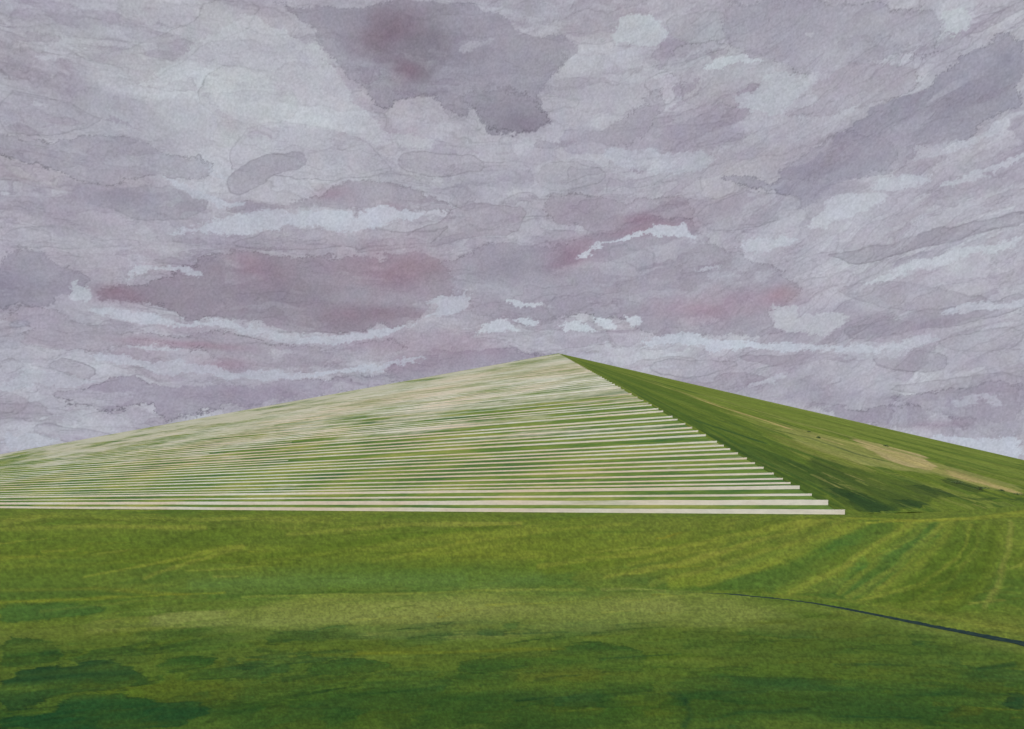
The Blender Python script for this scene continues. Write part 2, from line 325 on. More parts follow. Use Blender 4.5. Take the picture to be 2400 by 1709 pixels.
  ([(-17.0,16.61),(-14.91,17.23),(-12.24,17.51),(-9.52,17.41),(-8.14,17.67),(-5.64,17.56),(-5.5,17.2),(-6.76,16.96),(-8.97,16.57),(-10.62,16.41),(-13.85,16.6),(-15.96,16.25),(-17.51,15.88),(-21.28,15.48),(-19.54,15.94)],(180,185,195),0.85),
  ([(-2.69,13.17),(-3.62,13.1),(-4.38,12.93),(-5.36,12.67),(-4.38,12.61),(-4.66,12.01),(-5.64,11.51),(-7.17,10.75),(-7.87,10.27),(-10.62,9.84),(-13.32,9.67),(-15.96,10.24),(-18.02,10.65),(-19.54,10.48),(-22.49,10.6),(-23.92,10.67),(-24.86,11.01),(-24.51,11.24),(-23.45,11.08),(-21.4,11.19),(-20.78,10.83),(-19.54,10.71),(-18.28,11.05),(-16.48,10.94),(-15.17,10.33),(-12.78,10.12),(-10.34,10.31),(-8.14,10.86),(-7.03,10.94),(-5.92,11.4),(-3.96,11.75),(-2.83,12.31),(-2.55,12.79)],(178,183,193),0.82),
  ([(-26.01,12.08),(-25.44,12.5),(-25.55,12.0),(-24.86,11.95),(-25.09,11.56),(-26.01,11.35),(-25.89,11.73)],(180,187,195),0.8),
  ([(-22.73,13.38),(-21.28,13.51),(-20.54,13.7),(-19.04,13.7),(-18.78,13.46),(-19.29,13.22),(-20.54,13.37),(-21.76,13.17),(-22.73,12.76)],(176,181,190),0.75),
  ([(-25.32,8.44),(-23.45,8.44),(-21.76,8.42),(-20.04,8.51),(-18.02,8.22),(-17.0,7.87),(-14.91,8.16),(-12.24,8.09),(-8.97,8.53),(-7.31,8.76),(-5.08,9.15),(-5.14,8.88),(-6.76,8.58),(-8.97,8.12),(-13.85,7.72),(-17.0,7.34),(-19.04,7.78),(-21.76,7.9),(-24.39,7.88)],(176,181,192),0.75),
  ([(-23.33,9.03),(-22.49,9.19),(-20.04,9.24),(-20.04,9.11),(-22.49,8.98)],(178,184,193),0.7),
  ([(-28.02,7.27),(-26.46,7.17),(-23.92,7.02),(-25.55,6.68),(-27.58,6.31),(-29.33,5.97),(-29.33,6.45)],(175,181,190),0.6),
  ([(-0.8,12.91),(0.55,12.72),(2.02,12.64),(2.05,12.26),(0.97,12.37),(0.27,12.21),(-0.3,12.48)],(184,190,198),0.9),
  ([(-1.93,10.82),(-1.57,11.18),(-0.3,11.51),(-0.01,11.35),(0.69,10.83),(-0.3,10.83),(-1.99,10.55),(-2.55,10.28)],(184,190,198),0.9),
  ([(0.27,11.56),(0.69,11.78),(1.82,11.72),(1.68,11.29),(1.11,11.4),(0.27,11.4)],(182,188,197),0.85),
  ([(3.03,11.44),(3.43,11.27),(4.21,11.32),(5.61,10.64),(4.49,10.66),(3.93,10.89),(3.23,10.62),(3.43,11.0)],(184,190,198),0.9),
  ([(5.0,11.47),(6.45,11.49),(6.67,10.76),(5.89,10.91)],(184,190,198),0.9),
  ([(6.95,11.7),(8.53,11.44),(7.78,10.92),(7.28,11.2)],(184,190,198),0.9),
  ([(8.39,9.91),(8.67,10.25),(9.49,10.55),(10.86,10.51),(12.75,10.04),(15.41,9.74),(17.48,9.82),(19.26,9.33),(21.01,9.23),(22.71,8.74),(20.51,8.87),(17.48,9.3),(14.88,9.5),(12.75,9.23),(11.13,9.75)],(182,188,198),0.85),
  ([(4.07,15.16),(4.77,15.59),(5.89,15.95),(8.39,16.33),(9.22,16.86),(10.04,16.75),(10.45,16.93),(10.81,16.78),(10.86,16.14),(11.27,15.87),(10.04,16.19),(8.39,16.0),(7.28,15.91),(5.89,15.82),(5.19,15.58),(5.05,15.14)],(182,188,197),0.9),
  ([(13.82,15.21),(14.49,15.8),(15.93,15.7),(17.1,15.86),(17.36,15.46),(16.19,15.3),(14.88,15.01)],(180,185,194),0.85),
  ([(11.13,14.2),(12.22,14.4),(13.29,14.47),(12.75,14.24),(11.95,14.1)],(180,184,193),0.7),
  ([(11.54,24.94),(12.75,25.33),(14.35,25.41),(15.8,25.04),(14.09,24.83),(12.48,24.75)],(180,186,192),0.85),
  ([(15.15,23.59),(15.41,24.25),(16.58,24.46),(18.25,24.37),(18.0,23.84),(17.61,23.44),(16.97,22.71),(15.93,22.24),(14.35,22.74),(13.82,23.49)],(176,181,188),0.75),
  ([(18.0,26.16),(18.51,26.2),(18.38,25.89),(17.74,25.76)],(176,178,185),0.7),
  ([(6.51,27.82),(7.15,28.23),(8.39,28.16),(9.22,27.56),(10.04,26.95),(9.22,26.34),(8.12,26.3),(6.73,26.71),(6.17,27.07)],(178,184,189),0.85),
  ([(25.3,26.17),(26.44,26.15),(26.89,25.25),(26.67,24.67),(25.53,24.88)],(178,184,189),0.8),
  ([(5.05,21.03),(7.28,21.19),(10.04,20.93),(13.29,20.46),(11.68,19.73),(9.49,19.74),(8.12,20.17),(6.17,20.38)],(178,183,192),0.55),
  ([(17.74,16.3),(18.76,16.7),(19.14,17.4),(20.51,17.5),(21.98,17.46),(22.71,17.25),(21.98,16.62),(20.51,16.29),(18.51,15.99)],(184,189,197),0.85),
  ([(23.54,19.02),(24.37,19.6),(25.3,19.87),(26.67,19.92),(28.0,20.47),(29.33,20.78),(29.33,20.45),(27.56,19.78),(25.99,19.36),(24.83,19.07)],(178,182,191),0.7),
  ([(25.3,17.74),(27.11,18.17),(28.44,18.3),(29.33,18.48),(29.33,18.2),(27.11,17.83),(25.3,17.39)],(182,187,195),0.8),
  ([(21.74,18.31),(22.95,18.52),(24.83,18.15),(24.13,17.78),(22.47,17.64),(21.25,17.66)],(182,187,195),0.75),
  ([(20.76,12.55),(21.98,12.95),(23.19,13.46),(24.83,13.9),(26.67,14.05),(28.22,14.09),(29.33,14.53),(29.33,14.18),(28.22,13.74),(26.21,13.62),(24.37,13.22),(22.71,12.64)],(182,187,195),0.8),
  ([(15.93,11.99),(16.45,11.57),(17.23,11.78),(17.61,11.24),(18.0,11.48),(19.77,11.1),(20.51,10.29),(19.26,10.11),(16.97,10.37),(16.06,10.81),(15.93,11.34)],(178,181,188),0.7),
  ([(22.95,8.73),(24.37,8.88),(25.76,9.03),(24.37,9.39),(22.95,9.23),(21.98,8.91)],(178,183,192),0.7),
  ([(24.83,10.96),(26.89,11.27),(29.33,11.26),(29.33,10.78),(27.56,10.72),(25.99,10.62)],(182,187,196),0.75),
  ([(20.02,9.42),(21.98,9.3),(24.13,8.83),(22.95,8.47),(20.51,8.49),(19.52,8.93)],(178,182,191),0.55),
  ([(14.35,6.89),(15.41,7.4),(16.84,7.61),(16.45,7.23),(15.67,6.99)],(178,182,191),0.7),
  ([(24.25,3.89),(25.76,3.89),(27.56,3.88),(29.33,3.87),(29.33,1.07),(25.3,2.13)],(182,188,198),0.95),
  ([(25.53,5.67),(26.67,5.87),(28.22,5.91),(28.44,5.4),(27.89,5.31),(27.34,5.71),(26.21,5.34)],(176,179,189),0.6),
  ([(-29.33,4.01),(-28.02,3.82),(-25.78,3.51),(-27.14,3.1),(-29.33,2.91)],(172,176,187),0.7),
  ([(-15.17,5.39),(-13.32,5.98),(-11.7,6.01),(-12.51,5.59),(-14.38,5.14)],(172,172,183),0.4),
  ([(-14.91,27.28),(-13.32,26.57),(-11.97,26.03),(-10.89,24.87),(-9.8,23.44),(-7.87,22.13),(-3.96,21.3),(-7.87,21.16),(-12.24,22.33),(-15.96,21.54),(-18.28,22.22),(-18.02,24.29),(-20.54,23.29),(-22.49,22.79),(-19.54,24.98),(-17.0,27.04)],(184,189,194),0.5),
  ([(2.52,9.45),(4.49,9.52),(6.17,9.14),(4.21,9.03),(3.09,9.26)],(172,172,184),0.6),
 ],
}
MEADOW_PAINT = {
 'bands': [
  ((96,110,48),0.75,-0.501,-2.292),
  ((92,108,42),0.7,-2.507,-3.856),
  ((66,92,44),0.8,-4.398,-5.549),
  ((108,118,64),0.75,-6.438,-7.923),
  ((82,98,44),0.7,-8.785,-9.883),
  ((50,76,36),0.85,-11.209,-13.038),
  ((42,70,34),0.95,-13.305,-15.849),
 ],
 'wash': [
  ('s',[(-29.33,-2.253),(-17.51,-2.016),(-1.14,-1.926),(10.04,-1.761),(4.49,-3.128),(-6.76,-3.864),(-17.51,-4.17),(-29.33,-4.208)],(100,114,42),0.35),
  ('s',[(-6.76,-2.806),(4.49,-2.285),(12.75,-1.851),(10.04,-3.34),(1.68,-4.396),(-6.76,-3.993)],(112,122,48),0.45),
  ('m',[(-29.33,-0.623),(-24.86,-0.454),(-19.54,-1.082),(-22.49,-1.561),(-26.24,-1.385),(-29.33,-1.778)],(118,126,62),0.5),
  ('d',[(-29.33,-1.504),(-26.24,-1.324),(-21.76,-1.421),(-17.0,-1.481),(-19.54,-2.233),(-21.76,-2.721),(-26.01,-3.236),(-29.33,-2.811)],(82,102,38),0.5),
  ('m',[(-21.28,-1.07),(-12.24,-1.46),(-1.14,-1.441),(1.68,-1.932),(-6.76,-2.131),(-15.96,-1.624)],(116,122,62),0.45),
  ('d',[(-18.02,-1.816),(-14.38,-1.636),(-6.76,-1.647),(-5.08,-1.824),(-7.87,-2.693),(-12.24,-3.614),(-16.48,-3.709),(-22.49,-3.968),(-24.86,-3.693),(-21.52,-2.717)],(78,98,34),0.55),
  ('m',[(-29.33,-2.931),(-24.86,-3.367),(-21.76,-3.758),(-25.32,-4.122),(-29.33,-4.414)],(70,94,40),0.6),
  ('s',[(-19.29,-4.5),(-14.38,-4.21),(-6.76,-4.126),(4.49,-4.243),(10.04,-4.624),(4.49,-5.836),(-6.76,-5.796),(-15.96,-5.869),(-19.29,-5.365)],(82,108,58),0.6),
  ('m',[(-11.16,-3.981),(-3.96,-3.496),(1.68,-3.73),(1.11,-4.397),(-6.76,-4.663),(-12.24,-4.617)],(70,98,40),0.5),
  ('d',[(-29.33,-5.519),(-27.14,-5.517),(-23.68,-5.865),(-24.86,-6.26),(-27.58,-6.471),(-29.33,-6.597)],(52,88,48),0.6),
  ('s',[(-22.25,-6.795),(-21.52,-6.436),(-15.96,-6.285),(-6.76,-5.66),(1.68,-5.4),(11.68,-5.434),(15.41,-5.92),(18.0,-6.96),(10.04,-7.803),(1.68,-8.501),(-6.76,-8.547),(-14.91,-8.007),(-19.54,-7.362)],(120,130,78),0.75),
  ('d',[(-22.25,-6.675),(-21.52,-6.398),(-17.51,-6.365),(-17.0,-7.338),(-20.04,-7.383)],(124,134,86),0.45),
  ('d',[(-13.05,-7.929),(-11.7,-7.691),(-10.34,-7.524),(-10.07,-7.756),(-11.43,-7.93),(-12.51,-8.136)],(76,106,60),0.6),
  ('m',[(-29.33,-6.716),(-26.24,-6.806),(-21.76,-7.768),(-20.04,-8.946),(-23.68,-8.932),(-26.69,-8.194),(-29.33,-8.214)],(86,98,36),0.5),
  ('d',[(-29.33,-7.211),(-27.36,-7.498),(-26.01,-8.242),(-26.69,-8.953),(-29.33,-8.948)],(40,72,36),0.65),
  ('d',[(-23.45,-8.19),(-22.49,-7.843),(-21.28,-8.051),(-21.03,-8.48),(-22.49,-8.52)],(38,74,40),0.6),
  ('d',[(-29.33,-9.215),(-26.01,-9.005),(-24.16,-8.77),(-22.01,-9.703),(-21.76,-10.49),(-23.68,-10.843),(-25.32,-10.675),(-26.69,-10.931),(-28.02,-11.254),(-29.33,-11.381)],(26,60,40),0.75),
  ('d',[(-26.01,-10.994),(-23.68,-10.843),(-21.28,-11.388),(-18.78,-11.599),(-18.28,-12.366),(-20.54,-13.041),(-29.33,-12.169),(-29.33,-11.481),(-27.14,-11.85)],(22,64,42),0.65),
  ('d',[(-21.28,-9.386),(-20.04,-9.079),(-17.77,-9.201),(-18.28,-9.561),(-19.54,-9.889),(-21.03,-9.912)],(38,74,36),0.7),
  ('m',[(-22.25,-10.578),(-20.04,-10.242),(-17.0,-10.7),(-15.96,-11.775),(-18.78,-11.838),(-21.52,-11.37)],(76,88,34),0.6),
  ('d',[(-13.32,-10.085),(-10.07,-9.563),(-7.31,-10.037),(-7.87,-10.568),(-11.7,-10.697)],(44,76,38),0.6),
  ('d',[(-3.68,-10.367),(-2.83,-9.842),(1.11,-9.737),(4.49,-8.759),(7.84,-8.992),(8.67,-10.034),(4.49,-10.665),(0.27,-10.823),(-2.27,-10.783)],(38,72,36),0.5),
  ('m',[(-1.14,-10.417),(3.93,-10.124),(6.73,-10.877),(3.09,-11.325),(-0.3,-11.079)],(86,94,40),0.6),
  ('s',[(-17.51,-11.682),(-6.76,-11.363),(4.49,-12.232),(10.04,-13.728),(-17.51,-13.273)],(38,72,34),0.6),
  ('m',[(-17.51,-7.997),(-10.62,-8.436),(-3.96,-9.027),(-6.76,-9.531),(-13.85,-9.268)],(88,100,38),0.5),
  ('d',[(-0.58,-7.623),(0.27,-7.489),(0.55,-7.783),(-0.3,-7.97)],(66,98,56),0.6),
  ('s',[(11.4,-7.768),(16.71,-7.284),(22.95,-7.238),(29.33,-8.07),(29.33,-9.802),(20.51,-10.033),(12.75,-9.902),(10.04,-8.938)],(76,96,44),0.5),
  ('s',[(10.04,-10.537),(18.0,-10.674),(29.33,-10.274),(29.33,-12.205),(10.04,-13.728)],(42,74,38),0.7),
  ('m',[(13.82,-7.104),(18.0,-6.817),(22.95,-7.238),(20.51,-7.926),(15.41,-7.918)],(100,112,56),0.5),
  ('m',[(10.04,-1.516),(18.0,-1.092),(20.51,-1.893),(16.97,-3.093),(11.68,-4.867),(5.89,-5.231),(3.09,-4.675),(7.28,-3.122)],(104,114,50),0.45),
  ('s',[(17.48,-2.135),(20.51,-1.893),(29.33,-2.047),(29.33,-5.078),(24.13,-5.573),(19.26,-4.721)],(78,104,44),0.5),
  ('m',[(19.01,-3.085),(19.52,-2.356),(20.51,-2.102),(21.25,-2.215),(20.02,-2.728)],(52,104,62),0.8),
  ('m',[(19.77,-3.865),(20.51,-3.464),(21.25,-3.552),(20.51,-4.083)],(50,102,60),0.75),
  ('m',[(21.98,-3.053),(24.13,-2.079),(25.3,-2.072),(23.42,-3.039),(21.98,-3.718)],(66,104,62),0.5),
  ('d',[(22.71,-5.387),(24.6,-3.894),(25.3,-2.54),(27.56,-2.27),(28.44,-3.176),(27.34,-5.173),(25.3,-6.293),(23.66,-5.866)],(70,90,32),0.5),
  ('m',[(12.75,-4.581),(16.97,-4.011),(20.02,-4.453),(22.95,-4.378),(21.01,-5.451),(16.97,-5.308)],(84,110,58),0.5),
  ('d',[(16.97,-5.261),(19.26,-4.721),(20.76,-4.432),(20.02,-4.958),(18.51,-5.406)],(118,128,60),0.6),
  ('d',[(21.25,-5.845),(24.83,-5.428),(26.67,-4.917),(26.44,-5.469),(24.37,-6.082),(22.47,-6.243)],(112,124,54),0.6),
  ('m',[(25.76,-6.269),(29.33,-5.325),(29.33,-6.816),(27.11,-6.978)],(110,118,60),0.5),
  ('d',[(17.74,-6.827),(22.95,-5.897),(26.67,-6.221),(29.33,-6.816),(29.33,-7.319),(25.3,-7.087),(21.5,-6.553)],(102,114,50),0.5),
  ('m',[(24.6,-10.456),(26.89,-9.79),(28.66,-10.339),(27.56,-10.912)],(36,62,34),0.5),
  ('d',[(25.53,-11.599),(27.34,-11.192),(27.34,-11.658),(25.99,-12.036)],(84,92,36),0.5),
  ('d',[(28.33,-10.493),(29.33,-10.274),(29.33,-11.216),(28.66,-11.386)],(26,52,40),0.6),
 ],
 'stroke': [
  ([(10.04,-4.952),(14.88,-3.84),(18.51,-2.494),(20.64,-1.507)],0.423,0.254,(112,126,50),0.5,0.2),
  ([(13.29,-5.013),(16.97,-3.963),(20.02,-2.479),(21.86,-1.577)],0.339,0.198,(66,98,44),0.45,0.2),
  ([(16.45,-5.275),(20.02,-3.976),(22.35,-2.455),(23.9,-1.554)],0.395,0.226,(110,124,52),0.5,0.2),
  ([(20.26,-5.349),(22.47,-3.934),(23.9,-2.561),(24.95,-1.621)],0.423,0.226,(62,94,46),0.5,0.2),
  ([(21.25,-5.442),(23.9,-3.904),(25.3,-2.414),(25.87,-1.618)],0.339,0.198,(112,124,54),0.5,0.18),
  ([(23.19,-5.748),(25.53,-4.09),(26.78,-2.398),(27.11,-1.606)],0.564,0.339,(72,94,32),0.5,0.2),
  ([(25.76,-5.751),(27.56,-4.253),(28.11,-2.735),(28.33,-1.509)],0.395,0.226,(100,116,48),0.45,0.15),
  ([(-29.33,-1.882),(-24.86,-1.728),(-18.53,-1.832)],0.113,0.085,(120,128,62),0.5,0.1),
  ([(-15.96,-3.719),(-10.62,-3.029),(-5.08,-2.49),(1.68,-2.063)],0.141,0.198,(112,124,52),0.5,0.1),
  ([(-14.91,-3.377),(-6.76,-2.366),(-0.01,-1.842)],0.254,0.169,(74,96,32),0.5,0.15),
  ([(-13.85,-2.16),(-6.76,-1.77),(0.55,-1.625)],0.113,0.141,(124,130,66),0.5,0.08),
  ([(-2.55,-4.677),(7.28,-3.354),(13.82,-2.186),(16.97,-1.62)],0.395,0.226,(80,100,34),0.45,0.25),
  ([(1.68,-3.913),(10.04,-2.946),(15.41,-1.931),(18.0,-1.482)],0.141,0.113,(128,134,62),0.55,0.08),
  ([(5.89,-4.52),(11.68,-3.453),(16.45,-2.146),(18.76,-1.475)],0.141,0.113,(126,132,62),0.5,0.1),
  ([(11.68,-4.867),(15.93,-3.557),(19.01,-2.24),(21.25,-1.584)],0.226,0.141,(116,126,56),0.55,0.12),
  ([(13.82,-5.108),(18.0,-3.882),(20.51,-2.479),(22.47,-1.642)],0.395,0.226,(72,98,44),0.5,0.2),
  ([(16.97,-5.261),(20.02,-3.79),(21.98,-2.461),(23.66,-1.556)],0.198,0.113,(122,130,62),0.55,0.1),
  ([(19.01,-5.39),(21.74,-3.769),(23.42,-2.443),(24.6,-1.626)],0.395,0.226,(68,96,46),0.5,0.2),
  ([(20.26,-5.478),(22.83,-3.751),(24.25,-2.427),(25.3,-1.621)],0.198,0.113,(120,128,60),0.55,0.1),
  ([(21.98,-5.628),(24.37,-4.116),(25.53,-2.782),(26.21,-1.614)],0.452,0.254,(76,98,36),0.5,0.2),
  ([(20.76,-5.675),(24.13,-4.592),(26.21,-3.221),(26.78,-1.611)],0.113,0.085,(122,130,60),0.5,0.08),
  ([(25.53,-5.814),(27.11,-4.27),(27.67,-2.977),(27.89,-1.599)],0.508,0.282,(72,92,30),0.5,0.25),
  ([(27.45,-5.668),(28.18,-4.229),(28.51,-2.954),(28.66,-1.363)],0.141,0.085,(124,130,74),0.55,0.08),
  ([(-29.33,-3.624),(-24.86,-3.649),(-19.54,-3.343)],0.085,0.056,(104,116,46),0.4,0.1),
  ([(-29.33,-4.741),(-24.86,-4.846),(-19.54,-5.357)],0.085,0.113,(110,116,48),0.5,0.12),
  ([(-19.29,-4.734),(-9.52,-4.701),(1.68,-4.556)],0.254,0.395,(88,116,66),0.45,0.3),
  ([(-19.54,-5.535),(-12.24,-5.472),(-1.14,-5.498)],0.085,0.085,(58,84,36),0.5,0.12),
  ([(-14.91,-6.743),(-3.96,-6.715),(10.04,-6.34)],0.621,0.508,(128,136,84),0.4,0.5),
  ([(13.82,-5.685),(20.51,-6.498),(25.3,-7.365),(29.33,-8.07)],0.141,0.254,(112,124,70),0.45,0.25),
  ([(15.41,-5.414),(20.51,-5.787),(25.3,-6.502),(29.33,-7.021)],0.085,0.169,(118,126,60),0.45,0.15),
  ([(-12.24,-9.355),(-3.96,-9.352),(3.37,-9.221)],0.085,0.056,(112,116,38),0.6,0.1),
  ([(4.49,-10.665),(10.04,-10.786),(13.29,-10.916)],0.141,0.198,(84,96,40),0.5,0.2),
  ([(-29.33,-8.46),(-28.02,-8.489),(-26.46,-8.506)],0.113,0.085,(86,96,38),0.5,0.15),
  ([(-17.51,-12.672),(-6.76,-12.15),(1.68,-11.204)],0.141,0.113,(64,88,38),0.4,0.3),
  ([(-16.48,-5.582),(-6.76,-5.56),(4.49,-5.306)],0.056,0.113,(122,132,66),0.5,0.08),
  ([(-29.33,-5.405),(-24.86,-5.395),(-17.51,-5.293)],0.085,0.056,(120,128,48),0.6,0.08),
  ([(-27.36,-5.984),(-22.49,-5.625),(-18.53,-5.519)],0.056,0.056,(104,114,54),0.5,0.08),
  ([(-25.09,-4.229),(-21.76,-3.758),(-18.02,-3.002),(-16.48,-2.767)],0.056,0.141,(120,130,56),0.6,0.06),
  ([(-22.01,-4.434),(-19.54,-3.679),(-16.48,-2.843)],0.085,0.141,(120,126,60),0.5,0.08),
  ([(-8.7,-3.623),(-3.96,-2.811),(1.68,-2.184),(7.28,-1.636)],0.056,0.113,(116,126,56),0.45,0.06),
  ([(7.28,-3.837),(12.75,-2.667),(17.48,-1.616),(20.51,-1.275)],0.141,0.056,(116,126,54),0.45,0.1),
  ([(8.67,-4.913),(13.82,-3.56),(18.0,-2.378),(20.02,-1.455)],0.169,0.085,(122,128,62),0.35,0.1),
  ([(19.77,-5.224),(21.98,-3.28),(23.9,-2.077),(24.83,-1.393)],0.198,0.113,(116,126,56),0.45,0.08),
  ([(21.74,-5.156),(23.66,-3.47),(24.83,-2.074),(25.53,-1.533)],0.141,0.085,(112,122,56),0.45,0.08),
  ([(23.66,-5.61),(25.76,-4.308),(26.89,-2.989),(27.23,-1.52)],0.141,0.085,(110,120,54),0.3,0.08),
  ([(27.78,-5.404),(28.33,-4.223),(28.66,-2.95),(28.77,-1.503)],0.141,0.085,(118,124,66),0.35,0.05),
  ([(12.75,-4.065),(16.97,-3.093),(19.26,-2.36)],0.254,0.169,(80,104,50),0.4,0.15),
  ([(21.25,-1.584),(25.3,-1.331),(29.33,-0.733)],0.056,0.113,(128,134,56),0.6,0.05),
  ([(20.26,-1.277),(24.37,-1.458),(29.33,-1.001)],0.085,0.085,(118,126,52),0.6,0.05),
  ([(5.61,-5.297),(7.28,-5.217),(9.49,-5.36)],0.113,0.056,(130,136,84),0.5,0.08),
  ([(26.67,-5.589),(27.56,-5.415),(28.44,-5.323)],0.056,0.028,(128,134,70),0.7,0.05),
  ([(12.22,-13.127),(13.82,-12.673),(15.93,-12.517),(18.0,-12.171)],0.085,0.113,(24,58,40),0.45,0.15),
  ([(9.77,-11.715),(10.72,-12.06),(11.13,-12.801),(10.72,-13.464)],0.085,0.198,(26,56,40),0.45,0.15),
  ([(27.11,-9.268),(28.87,-8.881)],0.085,0.113,(30,58,36),0.5,0.1),
  ([(22.95,-11.094),(26.21,-10.69)],0.085,0.085,(28,58,34),0.5,0.1),
 ],
 'ditch': [
  (3.538,17.759,0.041),
  (4.153,17.547,0.098),
  (4.687,16.826,0.09),
  (4.998,16.379,0.074),
  (5.227,15.896,0.069),
  (5.418,15.288,0.084),
  (5.569,14.617,0.09),
  (5.727,13.849,0.089),
  (5.866,13.122,0.107),
  (5.965,12.621,0.108),
  (6.085,12.176,0.125),
  (6.22,11.537,0.139),
  (6.328,11.263,0.138),
  (6.292,10.388,0.156),
 ],
}
SLOPE_PAINT = {
 'wash': [
  ('m',[(17.15,6.58),(24.25,9.69),(27.62,14.82),(29.25,21.95),(29.69,25.15),(38.65,12.37),(42.05,3.82),(47.89,-0.26),(57.45,-0.83)],(118,134,58),0.45),
  ('m',[(19.26,12.6),(24.37,15.61),(27.24,18.61),(21.64,26.44),(16.05,25.82),(13.47,20.86)],(150,150,90),0.55),
  ('m',[(8.25,0.74),(1.81,8.99),(0.93,19.1),(0.53,28.11),(2.23,35.9),(1.26,39.59),(5.1,39.53),(7.57,31.89),(8.78,23.17),(16.41,9.45),(29.23,2.05)],(74,98,36),0.5),
  ('m',[(19.83,9.12),(23.43,13.09),(25.54,18.08),(27.23,24.49),(26.9,29.06),(23.56,33.69),(21.5,29.63),(20.3,23.29),(17.71,17.33),(15.82,14.07)],(140,142,80),0.6),
  ('m',[(0.93,19.1),(3.74,21.35),(7.19,24.67),(6.68,29.54),(6.39,33.26),(3.73,32.89),(1.89,29.05),(0.1,24.82)],(60,84,36),0.6),
  ('m',[(5.18,11.69),(2.75,17.63),(1.65,25.68),(1.56,33.07),(1.43,39.37),(-0.11,37.64),(-0.59,29.37),(0.93,19.1)],(66,92,36),0.6),
  ('m',[(10.2,22.85),(13.19,25.85),(16.21,30.69),(14.09,35.41),(6.01,39.58),(1.43,39.37),(2.18,34.75)],(64,84,36),0.65),
  ('d',[(5.33,33.35),(7.22,35.73),(11.89,36.97),(8.35,39.02),(3.55,39.7),(1.87,38.8)],(44,70,36),0.6),
  ('d',[(13.15,30.49),(16.52,31.38),(16.03,35.29),(12.77,34.75)],(48,68,34),0.55),
  ('d',[(21.08,26.61),(22.11,27.86),(21.94,31.22),(18.41,33.46),(18.86,30.2)],(48,66,32),0.6),
  ('d',[(4.27,32.84),(5.83,33.92),(4.23,35.84),(3.22,34.69)],(46,72,36),0.55),
  ('m',[(13.88,16.2),(15.49,19.13),(16.68,22.42),(13.66,28.36),(12.75,25.31),(10.5,21.6)],(122,126,64),0.55),
  ('d',[(26.25,13.78),(27.4,14.69),(28.67,15.47),(28.27,17.48),(23.56,23.44),(21.29,24.21),(21.03,22.11),(22.4,18.58)],(206,178,142),0.95),
  ('d',[(24.37,15.61),(24.87,16.55),(24.16,17.91),(22.95,17.89)],(206,178,140),0.75),
  ('m',[(26.84,13.02),(26.53,16.44),(25.25,21.51),(25.35,26.87),(24.36,32.59),(22.75,30.18),(22.31,24.75),(23.07,19.7)],(158,150,92),0.7),
  ('d',[(24.83,22.39),(24.99,27.33),(24.69,32.14),(23.72,33.47),(23.22,28.53),(23.1,24.78)],(190,166,118),0.6),
 ],
 'stroke': [
  ([(22.15,2.78),(22.06,5.55),(21.23,9.03)],0.12,0.2,(180,158,112),0.6),
  ([(25.69,5.72),(25.96,10.3),(27.05,13.45)],0.12,0.25,(150,148,88),0.6),
  ([(16.88,11.26),(22.29,13.89),(24.16,17.91)],0.12,0.25,(170,156,104),0.6),
  ([(3.2,33.52),(5.14,38.28),(10.37,37.69)],0.6,0.5,(44,68,34),0.5),
  ([(14.77,32.37),(17.69,35.52),(22.49,35.17)],0.35,0.4,(50,72,34),0.5),
  ([(3.82,3.94),(1.4,15.12),(1.12,27.46),(1.66,34.78)],0.25,0.3,(40,68,32),0.5),
  ([(20.74,6.76),(19.83,9.12),(20.82,11.65),(20.66,13.7)],0.25,0.4,(190,160,118),0.75),
  ([(20.66,13.7),(21.27,16.75)],0.3,0.5,(186,162,120),0.6),
  ([(25.44,3.38),(20.63,7.62),(19.26,12.6)],0.2,0.2,(136,138,76),0.5),
  ([(24.25,9.69),(26.62,12.61),(26.72,16.96)],0.3,0.5,(140,142,80),0.5),
  ([(16.41,14.43),(18.9,16.4),(18.65,20.58),(20.0,22.71)],0.25,0.3,(54,76,40),0.5),
  ([(8.02,11.16),(10.24,14.39),(12.71,17.05)],0.2,0.3,(60,86,40),0.5),
  ([(8.25,0.74),(5.18,11.69),(2.38,26.13),(2.71,35.3)],0.35,0.5,(46,78,38),0.55),
  ([(4.8,16.11),(8.6,20.31)],0.4,0.5,(40,72,42),0.6),
 ],
 'shrubs': [
  (93.59, 287.64, 23.99, 1.56, 0.43, 'small dark shrub highest up the worn grass slope'),
  (87.87, 261.36, 20.1, 1.16, 0.64, 'tufted dark shrub just below the highest shrub on the grass slope'),
  (127.53, 311.37, 20.82, 1.84, 0.77, 'dark shrub above the widest bare sandy patch'),
  (98.68, 202.26, 5.85, 2.99, 0.6, 'broad dark shrub at the left end of the low row near the foot'),
  (103.11, 200.79, 4.53, 3.17, 0.59, 'broad dark shrub in the middle of the low row near the foot'),
  (113.05, 210.64, 4.17, 1.66, 0.52, 'smaller dark shrub right of the low row near the foot'),
  (115.52, 208.74, 3.22, 2.67, 0.62, 'dark shrub nearest the right edge of the picture'),
 ],
}


